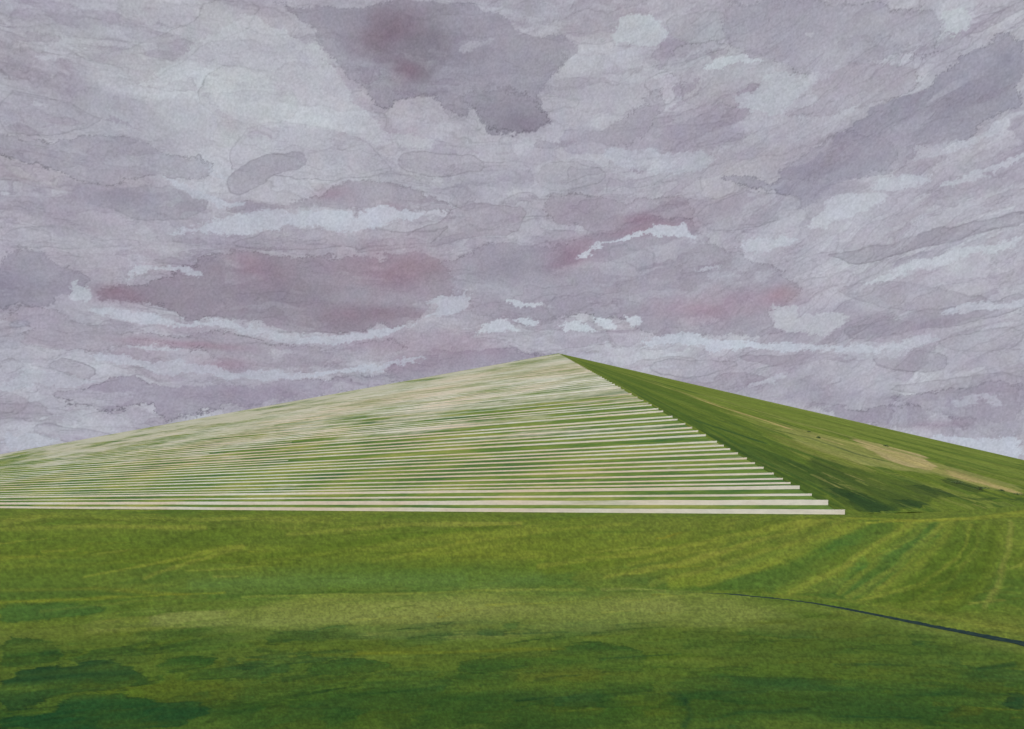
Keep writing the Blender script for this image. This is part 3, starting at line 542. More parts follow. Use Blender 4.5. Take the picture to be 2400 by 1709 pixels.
# ------------------------------------------------------------------ sky: a far shell in front of the viewer, open behind (the sun comes in there)
def build_sky():
    fine_x = np.arange(-34, 34.001, 0.052)
    xs = np.concatenate([np.arange(-112, -60, 1.0), np.arange(-60, -34, .25), fine_x, np.arange(34.25, 60, .25), np.arange(60, 113, 1.0)])
    fine_y = np.arange(-1.5, 31.0, 0.052)
    ys = np.concatenate([[-4, -3, -2], fine_y, np.arange(32, 76, 1.0)])
    # the picture is worked on an even grid, then read at the shell's own vertices
    gx = fine_x; gy = fine_y
    cv = Canvas(gx, gy, (168, 168, 177), 11, (30, 62))
    rng = random.Random(5)
    def flow(x, y):      # degrees: brush strokes lie level on the left, climb to the right
        f = ss(4, 26, np.float64(x)) * ss(1, 9, np.float64(y))
        return 2 + 17 * float(f)
    for x, y, rx, ry, col, a in SKY_PAINT['tone']:
        cv.glow(x, y, rx, ry, col, a)
    def auto(n, lo, hi, amin, amax, seed, dark=True):
        r = random.Random(seed)
        for _ in range(n):
            x = r.uniform(-32, 32); y = r.uniform(-1, 30)
            sc = 0.55 + 0.8 * min(1, max(0, y / 22))
            L = r.uniform(lo, hi) * (0.7 + sc * .5); W = r.uniform(.22, .8) * sc
            an = R(flow(x, y) + r.uniform(-7, 7))
            n_ = 4; pts = []
            for i in range(n_):
                t = i / (n_ - 1) - .5
                pts.append((x + t * L * math.cos(an), y + t * L * math.sin(an) + r.uniform(-.3, .3) * sc))
            c = r.choice([(141, 134, 148), (147, 143, 156), (150, 138, 150), (146, 147, 158), (156, 150, 158), (137, 132, 149)]) if dark \
                else r.choice([(181, 186, 194), (176, 178, 187), (179, 180, 184)])
            al = r.uniform(amin, amax)
            cv.stroke(pts, W, W * r.uniform(.5, 1.1), c, al, soft=r.choice([.03, .03, .05, .3]),
                      edge=al * r.uniform(.1, .3), ew=.05, warp=r.uniform(.3, .7), rag=r.choice([.03, .05, .22]), var=1.0)
    sh = 0.23 * ss(2, 26, cv.X) * ss(0, 9, cv.Y) + .02
    sq = 1.25 - .28 * ss(0, 25, cv.Y)
    L_ = lambda seed, cy, cx, th, col, a, e: cv.layer(seed, cy, cx, th, col, a, e, sh, sq)
    L_(1, 1.8, 7, .50, (158, 155, 165), .30, .035)
    L_(2, 1.2, 5, .54, (153, 149, 161), .28, .035)
    L_(4, 1.0, 5, .57, (180, 184, 191), .5, .0)
    for sd, cy_, cx_, th_, c_, a_ in ((11, .9, 3.2, .60, (186, 190, 197), .55), (12, .8, 2.8, .60, (142, 135, 148), .32), (13, 1.3, 4.5, .60, (144, 138, 152), .34), (14, .5, 2.0, .64, (184, 188, 196), .55)):
        cv.layer(sd, cy_, cx_, th_, c_, a_, 0 if c_[0] > 170 else .07, sh, sq, 6, .03)
    auto(130, 2, 9, .12, .40, 1)
    auto(45, 2, 6, .2, .6, 2, dark=False)
    for kind, pts, col, a in SKY_PAINT['wash']:
        col = [c + (158 - c) * .06 + k for c, k in zip(col, (3, 5, 4))]; a = min(.95, a * 1.12)
        if kind == 'd': cv.poly(pts, col, a, soft=.04, edge=.17, ew=.035, warp=.6, rag=.36, var=.45)
        elif kind == 's': cv.poly(pts, col, a, soft=.9, edge=0, warp=1.0, rag=.2, var=.7)
        elif kind == 'm': cv.poly(pts, col, a, soft=.4, edge=0, warp=.8, rag=.2, var=.8)
        elif kind == 'g': cv.poly(pts, col, a, soft=.03, edge=.12, ew=.04, warp=.35, rag=.07, var=.5)
    for _ in range(150):
        x = rng.uniform(-31, 31); y = rng.uniform(0, 29); q = rng.uniform(.5, 2.2)
        cv.glow(x, y, q * rng.uniform(1, 2.4), q * .6, rng.choice([(138, 132, 146), (172, 171, 180), (150, 138, 151), (134, 130, 144), (166, 162, 172)]), rng.uniform(.08, .28))
    r6 = random.Random(66)
    for _ in range(230):
        x = r6.uniform(-31, 31); y = 29 * r6.random() ** 1.3; an = R(flow(x, y) + r6.uniform(-14, 14)); Lq = r6.uniform(.4, 2.4)
        W = r6.uniform(.09, .30); lightm = r6.random() < .55
        c = (186, 190, 197) if lightm else (136, 128, 142)
        pts = [(x + t * Lq * math.cos(an), y + t * Lq * math.sin(an) + r6.uniform(-.1, .1)) for t in (-.5, -.1, .3, .5)]
        cv.stroke(pts, W, W * .5, c, r6.uniform(.2, .6), soft=.04, edge=0 if lightm else .05, ew=.035, warp=.5, rag=.4, var=.9)
    for sd, cy_, cx_, th_, c_, a_ in ((21, .7, 3.6, .62, (180, 183, 191), .34), (22, .7, 3.4, .61, (140, 133, 147), .26)):
        cv.layer(sd, cy_, cx_, th_, c_, a_, 0 if c_[0] > 170 else .06, sh, sq, 6, .03)
    L_(5, 1.5, 6.0, .56, (150, 145, 157), .15, .05)
    L_(6, .8, 4.0, .60, (154, 149, 160), .14, .05)
    auto(60, 1.5, 5, .06, .22, 3)
    for x, y, rx, ry, col, a in SKY_PAINT['stain']:
        for q in range(3):
            cv.glow(x + rng.uniform(-.6, .6) * rx, y + rng.uniform(-.5, .5) * ry, rx * rng.uniform(.5, 1), ry * rng.uniform(.6, 1), [c + 3 for c in col], a * .42)
    for pts, col, a in SKY_PAINT['light']:
        cv.poly(pts, col, a, soft=.035, edge=0, ew=.05, warp=.5, rag=.42, var=.3)
        # a thin darker rim where the next wash dried against the bare patch
        cv.poly(pts, (128, 120, 134), 0.0, soft=.03, edge=0)
    auto(26, 1, 3.5, .05, .2, 4)
    img = cv.C
    h, w = img.shape[:2]
    n1 = fnoise(h, w, 26, 26, 4, 91)
    img = img * (1 + .022 * n1 + .055 * fnoise(h, w, 1.6, 1.6, 2, 92))[..., None]
    img = img + 1.6 * np.stack([fnoise(h, w, 14, 14, 3, 95 + i) for i in range(3)], -1) + np.array([1.5, 1.3, 1.8])
    img = (img - 160) * 1.16 + 165
    # read out
    ix = np.round((xs + 34) / 0.052).astype(int) % (2 * w - 2); ix = np.where(ix >= w, 2 * w - 2 - ix, ix)
    iy = np.clip(np.round((ys + 1.5) / 0.052).astype(int), 0, h - 1)
    col = lin(img)[iy][:, ix]
    X, Y = np.meshgrid(xs, ys)
    wide = ss(75, 100, np.abs(X)) ; up = ss(30.5, 34, Y)
    k = np.maximum(wide, up)[..., None]
    col = col * (1 - k) + lin((165, 165, 174)) * k
    RAD = 3600.0
    az = np.radians(X); el = np.radians(Y)
    P = np.stack([RAD * np.sin(az) * np.cos(el), RAD * np.cos(az) * np.cos(el), RAD * np.sin(el) + EYE], -1)
    m = bpy.data.materials.new("overcast_sky")
    nt, N, L = nodes(m)
    N.remove(N["Principled BSDF"])
    at = N.new("ShaderNodeAttribute"); at.attribute_name = "tint"
    tc = N.new("ShaderNodeTexCoord")
    no = N.new("ShaderNodeTexNoise"); no.inputs["Scale"].default_value = 0.16; no.inputs["Detail"].default_value = 3
    L.new(tc.outputs["Object"], no.inputs["Vector"])
    mr = N.new("ShaderNodeMapRange"); mr.inputs[1].default_value = .3; mr.inputs[2].default_value = .7
    mr.inputs[3].default_value = .955; mr.inputs[4].default_value = 1.045
    L.new(no.outputs[0], mr.inputs[0])
    em = N.new("ShaderNodeEmission")
    L.new(at.outputs["Color"], em.inputs[0]); L.new(mr.outputs[0], em.inputs[1])
    L.new(em.outputs[0], N["Material Output"].inputs[0])
    o = grid_mesh("sky", P, m, colors=col)
    tag(o, kind='structure')

# ------------------------------------------------------------------ meadow
def terrain(X, Y):
    X = np.asarray(X, float); Y = np.asarray(Y, float)
    r = np.hypot(X, Y)
    z = -0.6 * (1 - ss(14, 75, r))
    z = z + 0.95 * ss(46, 120, X) * ss(60, 120, Y)
    z = z + 0.05 * np.sin(X * .21 + 1.3) * np.sin(Y * .17) * (1 - ss(50, 90, r)) * ss(4, 12, r)
    z = z - 0.03 * ss(120, 400, r) * 0
    return z

DITCH = MEADOW_PAINT['ditch']
def ditch_field(X, Y):
    best = np.full(np.shape(X), 1e9)
    for i in range(len(DITCH) - 1):
        x0, y0, a = DITCH[i]; x1, y1, b = DITCH[i + 1]
        ex, ey = x1 - x0, y1 - y0
        t = np.clip(((X - x0) * ex + (Y - y0) * ey) / (ex * ex + ey * ey), 0, 1)
        w = a + (b - a) * t
        best = np.minimum(best, np.hypot(X - x0 - t * ex, Y - y0 - t * ey) / np.maximum(w, .02))
    return best

def grass_material(name, scale, bump, gain, vary):
    m = bpy.data.materials.new(name)
    nt, N, L = nodes(m)
    b = N["Principled BSDF"]
    b.inputs["Roughness"].default_value = 1.0
    b.inputs["Specular IOR Level"].default_value = 0.04
    at = N.new("ShaderNodeAttribute"); at.attribute_name = "tint"
    tc = N.new("ShaderNodeTexCoord")
    def noise(s, d=4, rough=.6):
        n = N.new("ShaderNodeTexNoise"); n.inputs["Scale"].default_value = s
        n.inputs["Detail"].default_value = d; n.inputs["Roughness"].default_value = rough
        L.new(tc.outputs["Object"], n.inputs["Vector"]); return n
    n1 = noise(scale, 8, .75); n2 = noise(scale * .09, 5, .6)
    def rng(n, lo, hi):
        r = N.new("ShaderNodeMapRange"); r.inputs[1].default_value = .3; r.inputs[2].default_value = .7
        r.inputs[3].default_value = lo; r.inputs[4].default_value = hi; L.new(n.outputs[0], r.inputs[0]); return r
    r1 = rng(n1, 1 - vary, 1 + vary); r2 = rng(n2, 1 - vary * .5, 1 + vary * .5)
    mu = N.new("ShaderNodeMath"); mu.operation = 'MULTIPLY'
    L.new(r1.outputs[0], mu.inputs[0]); L.new(r2.outputs[0], mu.inputs[1])
    g = N.new("ShaderNodeMath"); g.operation = 'MULTIPLY'; g.inputs[1].default_value = gain
    L.new(mu.outputs[0], g.inputs[0])
    vm = N.new("ShaderNodeVectorMath"); vm.operation = 'SCALE'
    L.new(at.outputs["Color"], vm.inputs[0]); L.new(g.outputs[0], vm.inputs["Scale"])
    L.new(vm.outputs[0], b.inputs["Base Color"])
    bp = N.new("ShaderNodeBump"); bp.inputs["Strength"].default_value = bump; bp.inputs["Distance"].default_value = .03
    L.new(n1.outputs[0], bp.inputs["Height"]); L.new(bp.outputs[0], b.inputs["Normal"])
    return m

GAIN = 1.0
KM = 1.72      # reference height that turns distance on the meadow into degrees below level
def build_meadow():
    th = np.concatenate([np.arange(-180, -80, 4.0), np.arange(-80, -34, .3), np.arange(-34, 34.001, 0.06), np.arange(34.3, 80, .3), np.arange(80, 181, 4.0)])
    fine = np.arange(-20, -0.45, 0.045)
    dep = np.concatenate([[-75, -60, -45, -35, -28, -23], fine, [-.4, -.3, -.2, -.12, -.07, -.04, -.028]])
    cv = Canvas(np.arange(-34, 34.001, 0.06), fine, (80, 102, 44), 31, (9, 70))
    for col, a, y0, y1 in MEADOW_PAINT['bands']:
        cv.glow(0, (y0 + y1) / 2, 900, abs(y1 - y0) / 2, col, a)
    r = random.Random(77)
    def auto(n, seed, amin, amax, cols):
        r = random.Random(seed)
        for _ in range(n):
            x = r.uniform(-33, 33); y = -r.uniform(.5, 1) if r.random() < .15 else -r.uniform(.7, 15)
            near = min(1, -y / 10)
            L = r.uniform(2, 9); W = r.uniform(.06, .16) + .35 * near * r.random()
            an = R(r.uniform(-1, 7) + (20 * float(ss(6, 24, np.float64(x))) * (1 - near)) - 6 * near * float(ss(8, 26, np.float64(x))))
            pts = [(x + t * L * math.cos(an), y + t * L * math.sin(an) + r.uniform(-.05, .05)) for t in (-.5, -.17, .17, .5)]
            cv.stroke(pts, W, W * .5, r.choice(cols), r.uniform(amin, amax), soft=r.choice([.03, .1, .25]), edge=r.choice([0, .06]), ew=.04,
                      warp=.35, rag=r.choice([.04, .12]), var=1.1)
    shm = .10 + .35 * ss(4, 28, cv.X) * ss(-9, -1, cv.Y); sqm = 1 + 1.2 * ss(-7, -1, cv.Y)
    M_ = lambda seed, cy, cx, th, col, a, e, so=.04: cv.layer(seed, cy, cx, th, col, a, e, shm, sqm, 5, so)
    M_(1, 1.6, 9, .52, (74, 96, 30), .35, .06)
    M_(2, 1.0, 8, .54, (112, 124, 56), .40, .0, .12)
    M_(3, 1.3, 7, .56, (62, 92, 40), .30, .05)
    auto(190, 4, .12, .5, [(70, 94, 28), (108, 122, 52), (96, 112, 34), (58, 90, 40), (78, 102, 48), (118, 126, 60)])
    for kind, pts, col, a in MEADOW_PAINT['wash']:
        if kind == 's': cv.poly(pts, col, a, soft=.55, edge=0, warp=.6, rag=.12, var=.6)
        elif kind == 'm': cv.poly(pts, col, a, soft=.2, edge=0, warp=.4, rag=.12, var=.7)
        else: cv.poly(pts, col, a, soft=.06, edge=.10, ew=.05, warp=.35, rag=.2, var=.8)
    for pts, w0, w1, col, a, so in MEADOW_PAINT['stroke']:
        cv.stroke(pts, w0, w1, col, a, soft=so, edge=0, warp=.12, rag=.05, var=.5)
    r5 = random.Random(55)
    for _ in range(260):
        x = r5.uniform(-33, 33); y = -r5.uniform(.5, 13) ; near = min(1, -y / 9); Lq = r5.uniform(.8, 5)
        an = R(r5.uniform(0, 7) + 26 * float(ss(4, 26, np.float64(x))) * (1 - near)); W = r5.uniform(.035, .09)
        pts = [(x + t * Lq * math.cos(an), y + t * Lq * math.sin(an) + r5.uniform(-.03, .03)) for t in (-.5, -.17, .17, .5)]
        c = r5.choice([(136, 142, 74), (126, 134, 58), (60, 82, 26), (64, 90, 34), (118, 120, 44)]) if near < .8 else r5.choice([(98, 104, 38), (28, 54, 30), (26, 60, 42), (80, 92, 34)])
        cv.stroke(pts, W, W * .3, c, r5.uniform(.25, .7), soft=.03, edge=0, warp=.15, rag=.08, var=1)
    def auto_near(n, seed):
        r = random.Random(seed)
        for _ in range(n):
            x = r.uniform(-33, 33); y = -r.uniform(7.5, 16); L = r.uniform(.8, 4.5); W = r.uniform(.05, .4)
            pts = [(x + t * L, y + r.uniform(-.12, .12) + t * L * .05) for t in (-.5, -.17, .17, .5)]
            cv.stroke(pts, W, W * .4, r.choice([(30, 62, 34), (24, 58, 40), (74, 86, 32), (60, 82, 32), (38, 68, 30)]),
                      r.uniform(.12, .5), soft=r.choice([.04, .12, .3]), edge=r.choice([0, .08]), ew=.04, warp=.5, rag=.2, var=1.2)
    auto_near(160, 9)
    keep = cv.C.copy()
    M_(7, .9, 4.5, .56, (34, 64, 34), .35, .07)
    M_(8, .7, 3.5, .60, (84, 94, 36), .35, .05)
    M_(9, 1.1, 6, .60, (24, 62, 44), .35, .06)
    k = ss(-6.5, -9, cv.Y)[..., None]
    cv.C = cv.C * k + keep * (1 - k)
    for kind, pts, col, a in MEADOW_PAINT['wash']:
        if kind == 'd': cv.poly(pts, col, a * .6, soft=.06, edge=.06, ew=.05, warp=.45, rag=.25, var=.9)
    for pts, w0, w1, col, a, so in MEADOW_PAINT['stroke']:
        cv.stroke(pts, w0 * .8, w1 * .8, col, a * .7, soft=so, edge=0, warp=.12, rag=.05, var=.7)
    cv.C = cv.C * (np.array([1.0, 1.02, .87]) + ss(-8, -5, cv.Y)[..., None] * np.array([.08, .05, .01]))
    img = cv.C; h, w = img.shape[:2]
    img = img * (1 + .05 * fnoise(h, w, 3, 9, 3, 52) + .07 * fnoise(h, w, 3, 3, 1, 54) + .17 * fnoise(h, w, 1.7, 1.5, 2, 53))[..., None]
    ix = np.round((th + 34) / 0.06).astype(int) % (2 * w - 2); ix = np.where(ix >= w, 2 * w - 2 - ix, ix)
    iy = np.clip(np.round((dep + 20) / 0.045).astype(int), 0, h - 1)
    col = lin(img)[iy][:, ix]
    T, D = np.meshgrid(np.radians(th), dep)
    rr = KM / np.tan(np.radians(-D))
    X = rr * np.sin(T); Y = rr * np.cos(T)
    Z = terrain(X, Y)
    df = ditch_field(X, Y)
    Z = Z - 0.05 * np.exp(-df ** 2)
    P = np.stack([X, Y, Z], -1)
    m = grass_material("meadow_grass", 9.0, .4, GAIN, .14)
    o = grid_mesh("meadow", P, m, colors=col, flip=True)
    tag(o, kind='structure')
    # close the small hole at the viewer's feet
    bmv = [(0, 0, float(terrain(0, 0)))]
    ring = P[0]
    me = bpy.data.meshes.new("meadow_centre")
    vts = [tuple(v) for v in ring] + bmv
    n = len(ring)
    me.from_pydata(vts, [], [(i + 1, i, n) for i in range(n - 1)])
    at = me.color_attributes.new("tint", 'FLOAT_COLOR', 'POINT')
    at.data.foreach_set("color", np.tile(np.array([*lin((50, 76, 36)), 1.0], dtype=np.float32), n + 1))
    me.materials.append(m)
    o2 = bpy.data.objects.new("ground", me); C.objects.link(o2); tag(o2, kind='structure')

def build_ditch():
    pts = []
    for i in range(len(DITCH) - 1):
        for k in range(12):
            t = k / 12
            pts.append([DITCH[i][j] * (1 - t) + DITCH[i + 1][j] * t for j in range(3)])
    pts.append(list(DITCH[-1]))
    r = random.Random(3)
    rows = []
    for i, (x, y, w) in enumerate(pts):
        a = pts[max(0, i - 1)]; b = pts[min(len(pts) - 1, i + 1)]
        dx, dy = b[0] - a[0], b[1] - a[1]; l = math.hypot(dx, dy)
        nx, ny = -dy / l, dx / l
        row = []
        wl = w * r.uniform(.9, 1.08); wr = w * r.uniform(.9, 1.08)
        for s in np.linspace(-1, 1, 7):
            q = (wl if s < 0 else wr) * s
            px, py = x + nx * q, y + ny * q
            z = float(terrain(px, py)) - 0.05 * math.exp(-float(ditch_field(np.array([px]), np.array([py]))[0]) ** 2)
            row.append((px, py, z + .014 * (1 - s * s) + .004))
        rows.append(row)
    m = bpy.data.materials.new("wet_ditch_soil")
    nt, N, L = nodes(m); b = N["Principled BSDF"]
    no = N.new("ShaderNodeTexNoise"); no.inputs["Scale"].default_value = 12; no.inputs["Detail"].default_value = 5
    cr = N.new("ShaderNodeValToRGB")
    cr.color_ramp.elements[0].position = .35; cr.color_ramp.elements[0].color = (.012, .028, .032, 1)
    cr.color_ramp.elements[1].position = .7; cr.color_ramp.elements[1].color = (.024, .050, .040, 1)
    tc = N.new("ShaderNodeTexCoord"); L.new(tc.outputs["Object"], no.inputs["Vector"])
    L.new(no.outputs[0], cr.inputs[0]); L.new(cr.outputs[0], b.inputs["Base Color"])
    b.inputs["Roughness"].default_value = .95; b.inputs["Specular IOR Level"].default_value = .05
    o = grid_mesh("ditch", np.array(rows), m)
    tag(o, kind='structure')

# ------------------------------------------------------------------ pyramid
# own frame: origin at the near corner, x runs along the right-hand base edge, y along the stepped base edge
CX, CY = 778 / 2136 * 100.0, 100.0
H = 99.3
LY = 4.22 * math.hypot(2500, 2136) / 2136 * 100     # length of the stepped base edge
LX = 5.63 * math.hypot(1826, 2136) / 2136 * 100     # length of the grass base edge
APEX = np.array([LX / 2, LY / 2, H])

def stone_material():
    m = bpy.data.materials.new("pale_stone_steps")
    nt, N, L = nodes(m); b = N["Principled BSDF"]
    b.inputs["Roughness"].default_value = .95; b.inputs["Specular IOR Level"].default_value = .1
    tc = N.new("ShaderNodeTexCoord")
    def noise(sc, s=1.0, d=5, rough=.6, loc=(0, 0, 0)):
        mp = N.new("ShaderNodeMapping"); mp.inputs["Scale"].default_value = sc; mp.inputs["Location"].default_value = loc
        L.new(tc.outputs["Object"], mp.inputs["Vector"])
        n = N.new("ShaderNodeTexNoise"); n.inputs["Scale"].default_value = s; n.inputs["Detail"].default_value = d
        n.inputs["Roughness"].default_value = rough
        L.new(mp.outputs[0], n.inputs["Vector"]); return n
    n1 = noise((.0, .016, .09)); n2 = noise((0, .5, 1.6), d=8, rough=.8); n3 = noise((.0, .022, .30), d=7, rough=.7, loc=(7, 3, 1))
    cr = N.new("ShaderNodeValToRGB")
    e = cr.color_ramp.elements
    e[0].position = .38; e[0].color = (*lin((198, 199, 192)), 1)
    e[1].position = .60; e[1].color = (*lin((194, 181, 165)), 1)
    L.new(n1.outputs[0], cr.inputs[0])
    # moss and grass growing over the upper courses
    sep = N.new("ShaderNodeSeparateXYZ"); L.new(tc.outputs["Object"], sep.inputs[0])
    hz = N.new("ShaderNodeMapRange"); hz.inputs[1].default_value = 6; hz.inputs[2].default_value = 30
    hz.inputs[3].default_value = -.10; hz.inputs[4].default_value = .06
    L.new(sep.outputs[2], hz.inputs[0])
    ad = N.new("ShaderNodeMath"); ad.operation = 'ADD'; L.new(n3.outputs[0], ad.inputs[0]); L.new(hz.outputs[0], ad.inputs[1])
    mr = N.new("ShaderNodeMapRange"); mr.inputs[1].default_value = .50; mr.inputs[2].default_value = .64
    mr.inputs[3].default_value = 0; mr.inputs[4].default_value = .6
    L.new(ad.outputs[0], mr.inputs[0])
    mx = N.new("ShaderNodeMixRGB"); L.new(mr.outputs[0], mx.inputs[0]); L.new(cr.outputs[0], mx.inputs[1])
    mx.inputs[2].default_value = (*lin((108, 128, 72)), 1)
    r2 = N.new("ShaderNodeMapRange"); r2.inputs[1].default_value = .3; r2.inputs[2].default_value = .7
    r2.inputs[3].default_value = .82; r2.inputs[4].default_value = 1.12; L.new(n2.outputs[0], r2.inputs[0])
    vm = N.new("ShaderNodeVectorMath"); vm.operation = 'SCALE'
    L.new(mx.outputs[0], vm.inputs[0]); L.new(r2.outputs[0], vm.inputs["Scale"])
    L.new(vm.outputs[0], b.inputs["Base Color"])
    return m

def terrace_material():
    m = bpy.data.materials.new("terrace_grass")
    nt, N, L = nodes(m); b = N["Principled BSDF"]
    b.inputs["Roughness"].default_value = 1; b.inputs["Specular IOR Level"].default_value = .04
    tc = N.new("ShaderNodeTexCoord")
    def noise(sc, d=5, rough=.6, loc=(0, 0, 0)):
        mp = N.new("ShaderNodeMapping"); mp.inputs["Scale"].default_value = sc; mp.inputs["Location"].default_value = loc
        L.new(tc.outputs["Object"], mp.inputs["Vector"])
        n = N.new("ShaderNodeTexNoise"); n.inputs["Scale"].default_value = 1; n.inputs["Detail"].default_value = d
        n.inputs["Roughness"].default_value = rough
        L.new(mp.outputs[0], n.inputs["Vector"]); return n
    n1 = noise((0, .03, .45), 6, .7); n2 = noise((.0, .018, .16), 7, .7, (3, 9, 2)); n3 = noise((0, .6, 2.2), 8, .8)
    cr = N.new("ShaderNodeValToRGB"); e = cr.color_ramp.elements
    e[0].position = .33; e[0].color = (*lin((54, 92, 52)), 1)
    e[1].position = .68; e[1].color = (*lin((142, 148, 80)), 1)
    x = cr.color_ramp.elements.new(.5); x.color = (*lin((98, 122, 56)), 1)
    L.new(n1.outputs[0], cr.inputs[0])
    sep = N.new("ShaderNodeSeparateXYZ"); L.new(tc.outputs["Object"], sep.inputs[0])
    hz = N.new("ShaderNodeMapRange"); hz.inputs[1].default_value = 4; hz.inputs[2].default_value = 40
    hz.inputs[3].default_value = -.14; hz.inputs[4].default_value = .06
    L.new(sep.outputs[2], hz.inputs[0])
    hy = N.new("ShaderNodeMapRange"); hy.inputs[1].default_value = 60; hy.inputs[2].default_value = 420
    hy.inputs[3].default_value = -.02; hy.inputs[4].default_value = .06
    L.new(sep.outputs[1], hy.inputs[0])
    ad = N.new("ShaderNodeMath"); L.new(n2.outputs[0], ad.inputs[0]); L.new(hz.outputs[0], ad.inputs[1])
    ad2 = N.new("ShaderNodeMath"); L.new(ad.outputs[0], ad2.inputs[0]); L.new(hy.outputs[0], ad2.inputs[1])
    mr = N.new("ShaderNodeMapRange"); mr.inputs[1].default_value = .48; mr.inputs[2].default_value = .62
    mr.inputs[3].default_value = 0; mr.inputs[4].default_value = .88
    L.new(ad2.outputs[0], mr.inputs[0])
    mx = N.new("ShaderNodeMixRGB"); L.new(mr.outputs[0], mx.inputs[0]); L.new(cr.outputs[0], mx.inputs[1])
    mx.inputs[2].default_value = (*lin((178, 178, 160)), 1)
    r2 = N.new("ShaderNodeMapRange"); r2.inputs[1].default_value = .3; r2.inputs[2].default_value = .7
    r2.inputs[3].default_value = .75; r2.inputs[4].default_value = 1.2; L.new(n3.outputs[0], r2.inputs[0])
    vm = N.new("ShaderNodeVectorMath"); vm.operation = 'SCALE'
    L.new(mx.outputs[0], vm.inputs[0]); L.new(r2.outputs[0], vm.inputs["Scale"])
    L.new(vm.outputs[0], b.inputs["Base Color"])
    return m

def build_pyramid():
    py = bpy.data.objects.new("pyramid", None); C.objects.link(py)
    py.location = (CX, CY, 0); py.rotation_euler = (0, 0, math.atan2(2136, 1826))
    tag(py, "broad green pyramid hill with pale stone steps ruled across its left face", "pyramid")
    c = np.array([0, 0, -1.0]) ; 
    # grass slope on the right: rows run down from the summit
    ta = np.linspace(0, 1, 620); tb = np.linspace(0, 1, 760)
    aa = ta / (6.63 - 5.63 * ta); bb = 5.92 * tb / (1 + 4.92 * tb)      # closer rows far off, wider rows near the foot
    cv = Canvas(ta * 40, tb * 40, (104, 122, 46), 61, (150, 14))
    r = random.Random(8)
    for _ in range(420):
        a = r.uniform(0, 40); b0 = r.uniform(0, 38); Lb = r.uniform(3, 14); w = r.uniform(.08, .7)
        cols = [(112, 130, 54), (98, 120, 42), (78, 104, 38), (128, 138, 70), (86, 104, 36)]
        cv.stroke([(a, b0), (a + r.uniform(-.4, .4), b0 + Lb)], w, w * .4, r.choice(cols), r.uniform(.15, .5),
                  soft=r.choice([.05, .25]), edge=r.choice([0, .08]), ew=.08, warp=.5, rag=.15, var=1)
    cv.layer(41, 9, 1.6, .52, (84, 106, 36), .5, .10, 0, 1)
    cv.layer(42, 7, 1.0, .56, (134, 142, 72), .55, .0, 0, 1)
    cv.layer(43, 5, .9, .60, (60, 88, 34), .6, .10, 0, 1)
    for kind, pts, col, a in SLOPE_PAINT['wash']:
        a = min(.95, a * 1.35)
        cv.poly(pts, col, a, soft=.3 if kind == 'm' else .08, edge=0 if kind == 'm' else .1, ew=.1, warp=.5, rag=.3, var=.8)
    for pts, w0, w1, col, a in SLOPE_PAINT['stroke']:
        cv.stroke(pts, w0, w1, col, a, soft=.1, edge=0, warp=.35, rag=.25, var=.5)
    for _ in range(90):
        a = r.uniform(1, 34); b0 = r.uniform(24, 38); Lb = r.uniform(.6, 3.5); w = r.uniform(.08, .35)
        cv.stroke([(a, b0), (a + r.uniform(-.1, .5), b0 + Lb)], w, w * .5, r.choice([(46, 70, 34), (52, 76, 36), (132, 138, 70), (150, 146, 86)]),
                  r.uniform(.3, .7), soft=.06, edge=0, warp=.4, rag=.3, var=1)
    img = cv.C; h, w = img.shape[:2]
    img = img * (1 + .10 * fnoise(h, w, 14, 3, 3, 5) + .14 * fnoise(h, w, 1.8, 1.6, 2, 6))[..., None]
    Aq, Bq = np.meshgrid(aa, bb)
    corner = np.array([0, 0, 0.0]); right = np.array([LX, 0, 0.0])
    edge_ = corner * (1 - Aq[..., None]) + right * Aq[..., None]
    P = APEX * (1 - Bq[..., None]) + edge_ * Bq[..., None]
    inner = np.sin(np.pi * np.clip(Aq, 0, 1)) ** .5 * Bq
    bumpz = fnoise(h, w, 120, 22, 5, 15) * .9 * inner
    P[..., 2] += bumpz
    m = grass_material("slope_grass", .8, .3, GAIN * .95, .14)
    grid_mesh("grass_slope", P, m, parent=py, colors=lin(img))
    # the two far slopes
    m2 = grass_material("far_slope_grass", .8, .4, GAIN, .22)
    far = np.array([[LX, 0, 0], [LX, LY, 0], [0, LY, 0]], float)
    for i in range(2):
        t = np.linspace(0, 1, 30)
        B2, A2 = np.meshgrid(t, t)
        e2 = far[i] * (1 - A2[..., None]) + far[i + 1] * A2[..., None]
        Pf = APEX * (1 - B2[..., None]) + e2 * B2[..., None]
        cc = np.empty(Pf.shape); cc[:] = lin((92, 112, 48))
        grid_mesh("grass_slope", Pf, m2, parent=py, colors=cc, flip=True)
    # terraced left face
    tm = terrace_material(); sm = stone_material()
    t1 = np.linspace(0, 1, 260); t2 = np.linspace(0, 1, 200)
    A3, B3 = np.meshgrid(t1, t2)
    e3 = np.array([0, 0, 0.0]) * (1 - A3[..., None]) + np.array([0, LY, 0.0]) * A3[..., None]
    P3 = APEX * (1 - B3[..., None]) + e3 * B3[..., None]
    P3[..., 2] += fnoise(200, 260, 20, 40, 4, 27) * .12 * np.sin(np.pi * A3) * B3 - .02
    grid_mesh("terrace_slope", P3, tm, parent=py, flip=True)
    # stone steps
    ends = [(1978, 11), (1929, 13), (1905, 5), (1870, 8), (1849, 4), (1831, 3.5), (1810, 4.5), (1786, 5), (1766, 4), (1747, 4), (1726, 4.5),
            (1708, 4), (1693, 4), (1677, 4), (1651, 5), (1633, 4), (1619, 4), (1603, 4), (1585, 4), (1573, 4.5), (1551, 4.5), (1540, 3.5),
            (1524, 3.5), (1516, 3), (1505, 3), (1491, 3), (1477, 3), (1460, 3)]
    steps = []
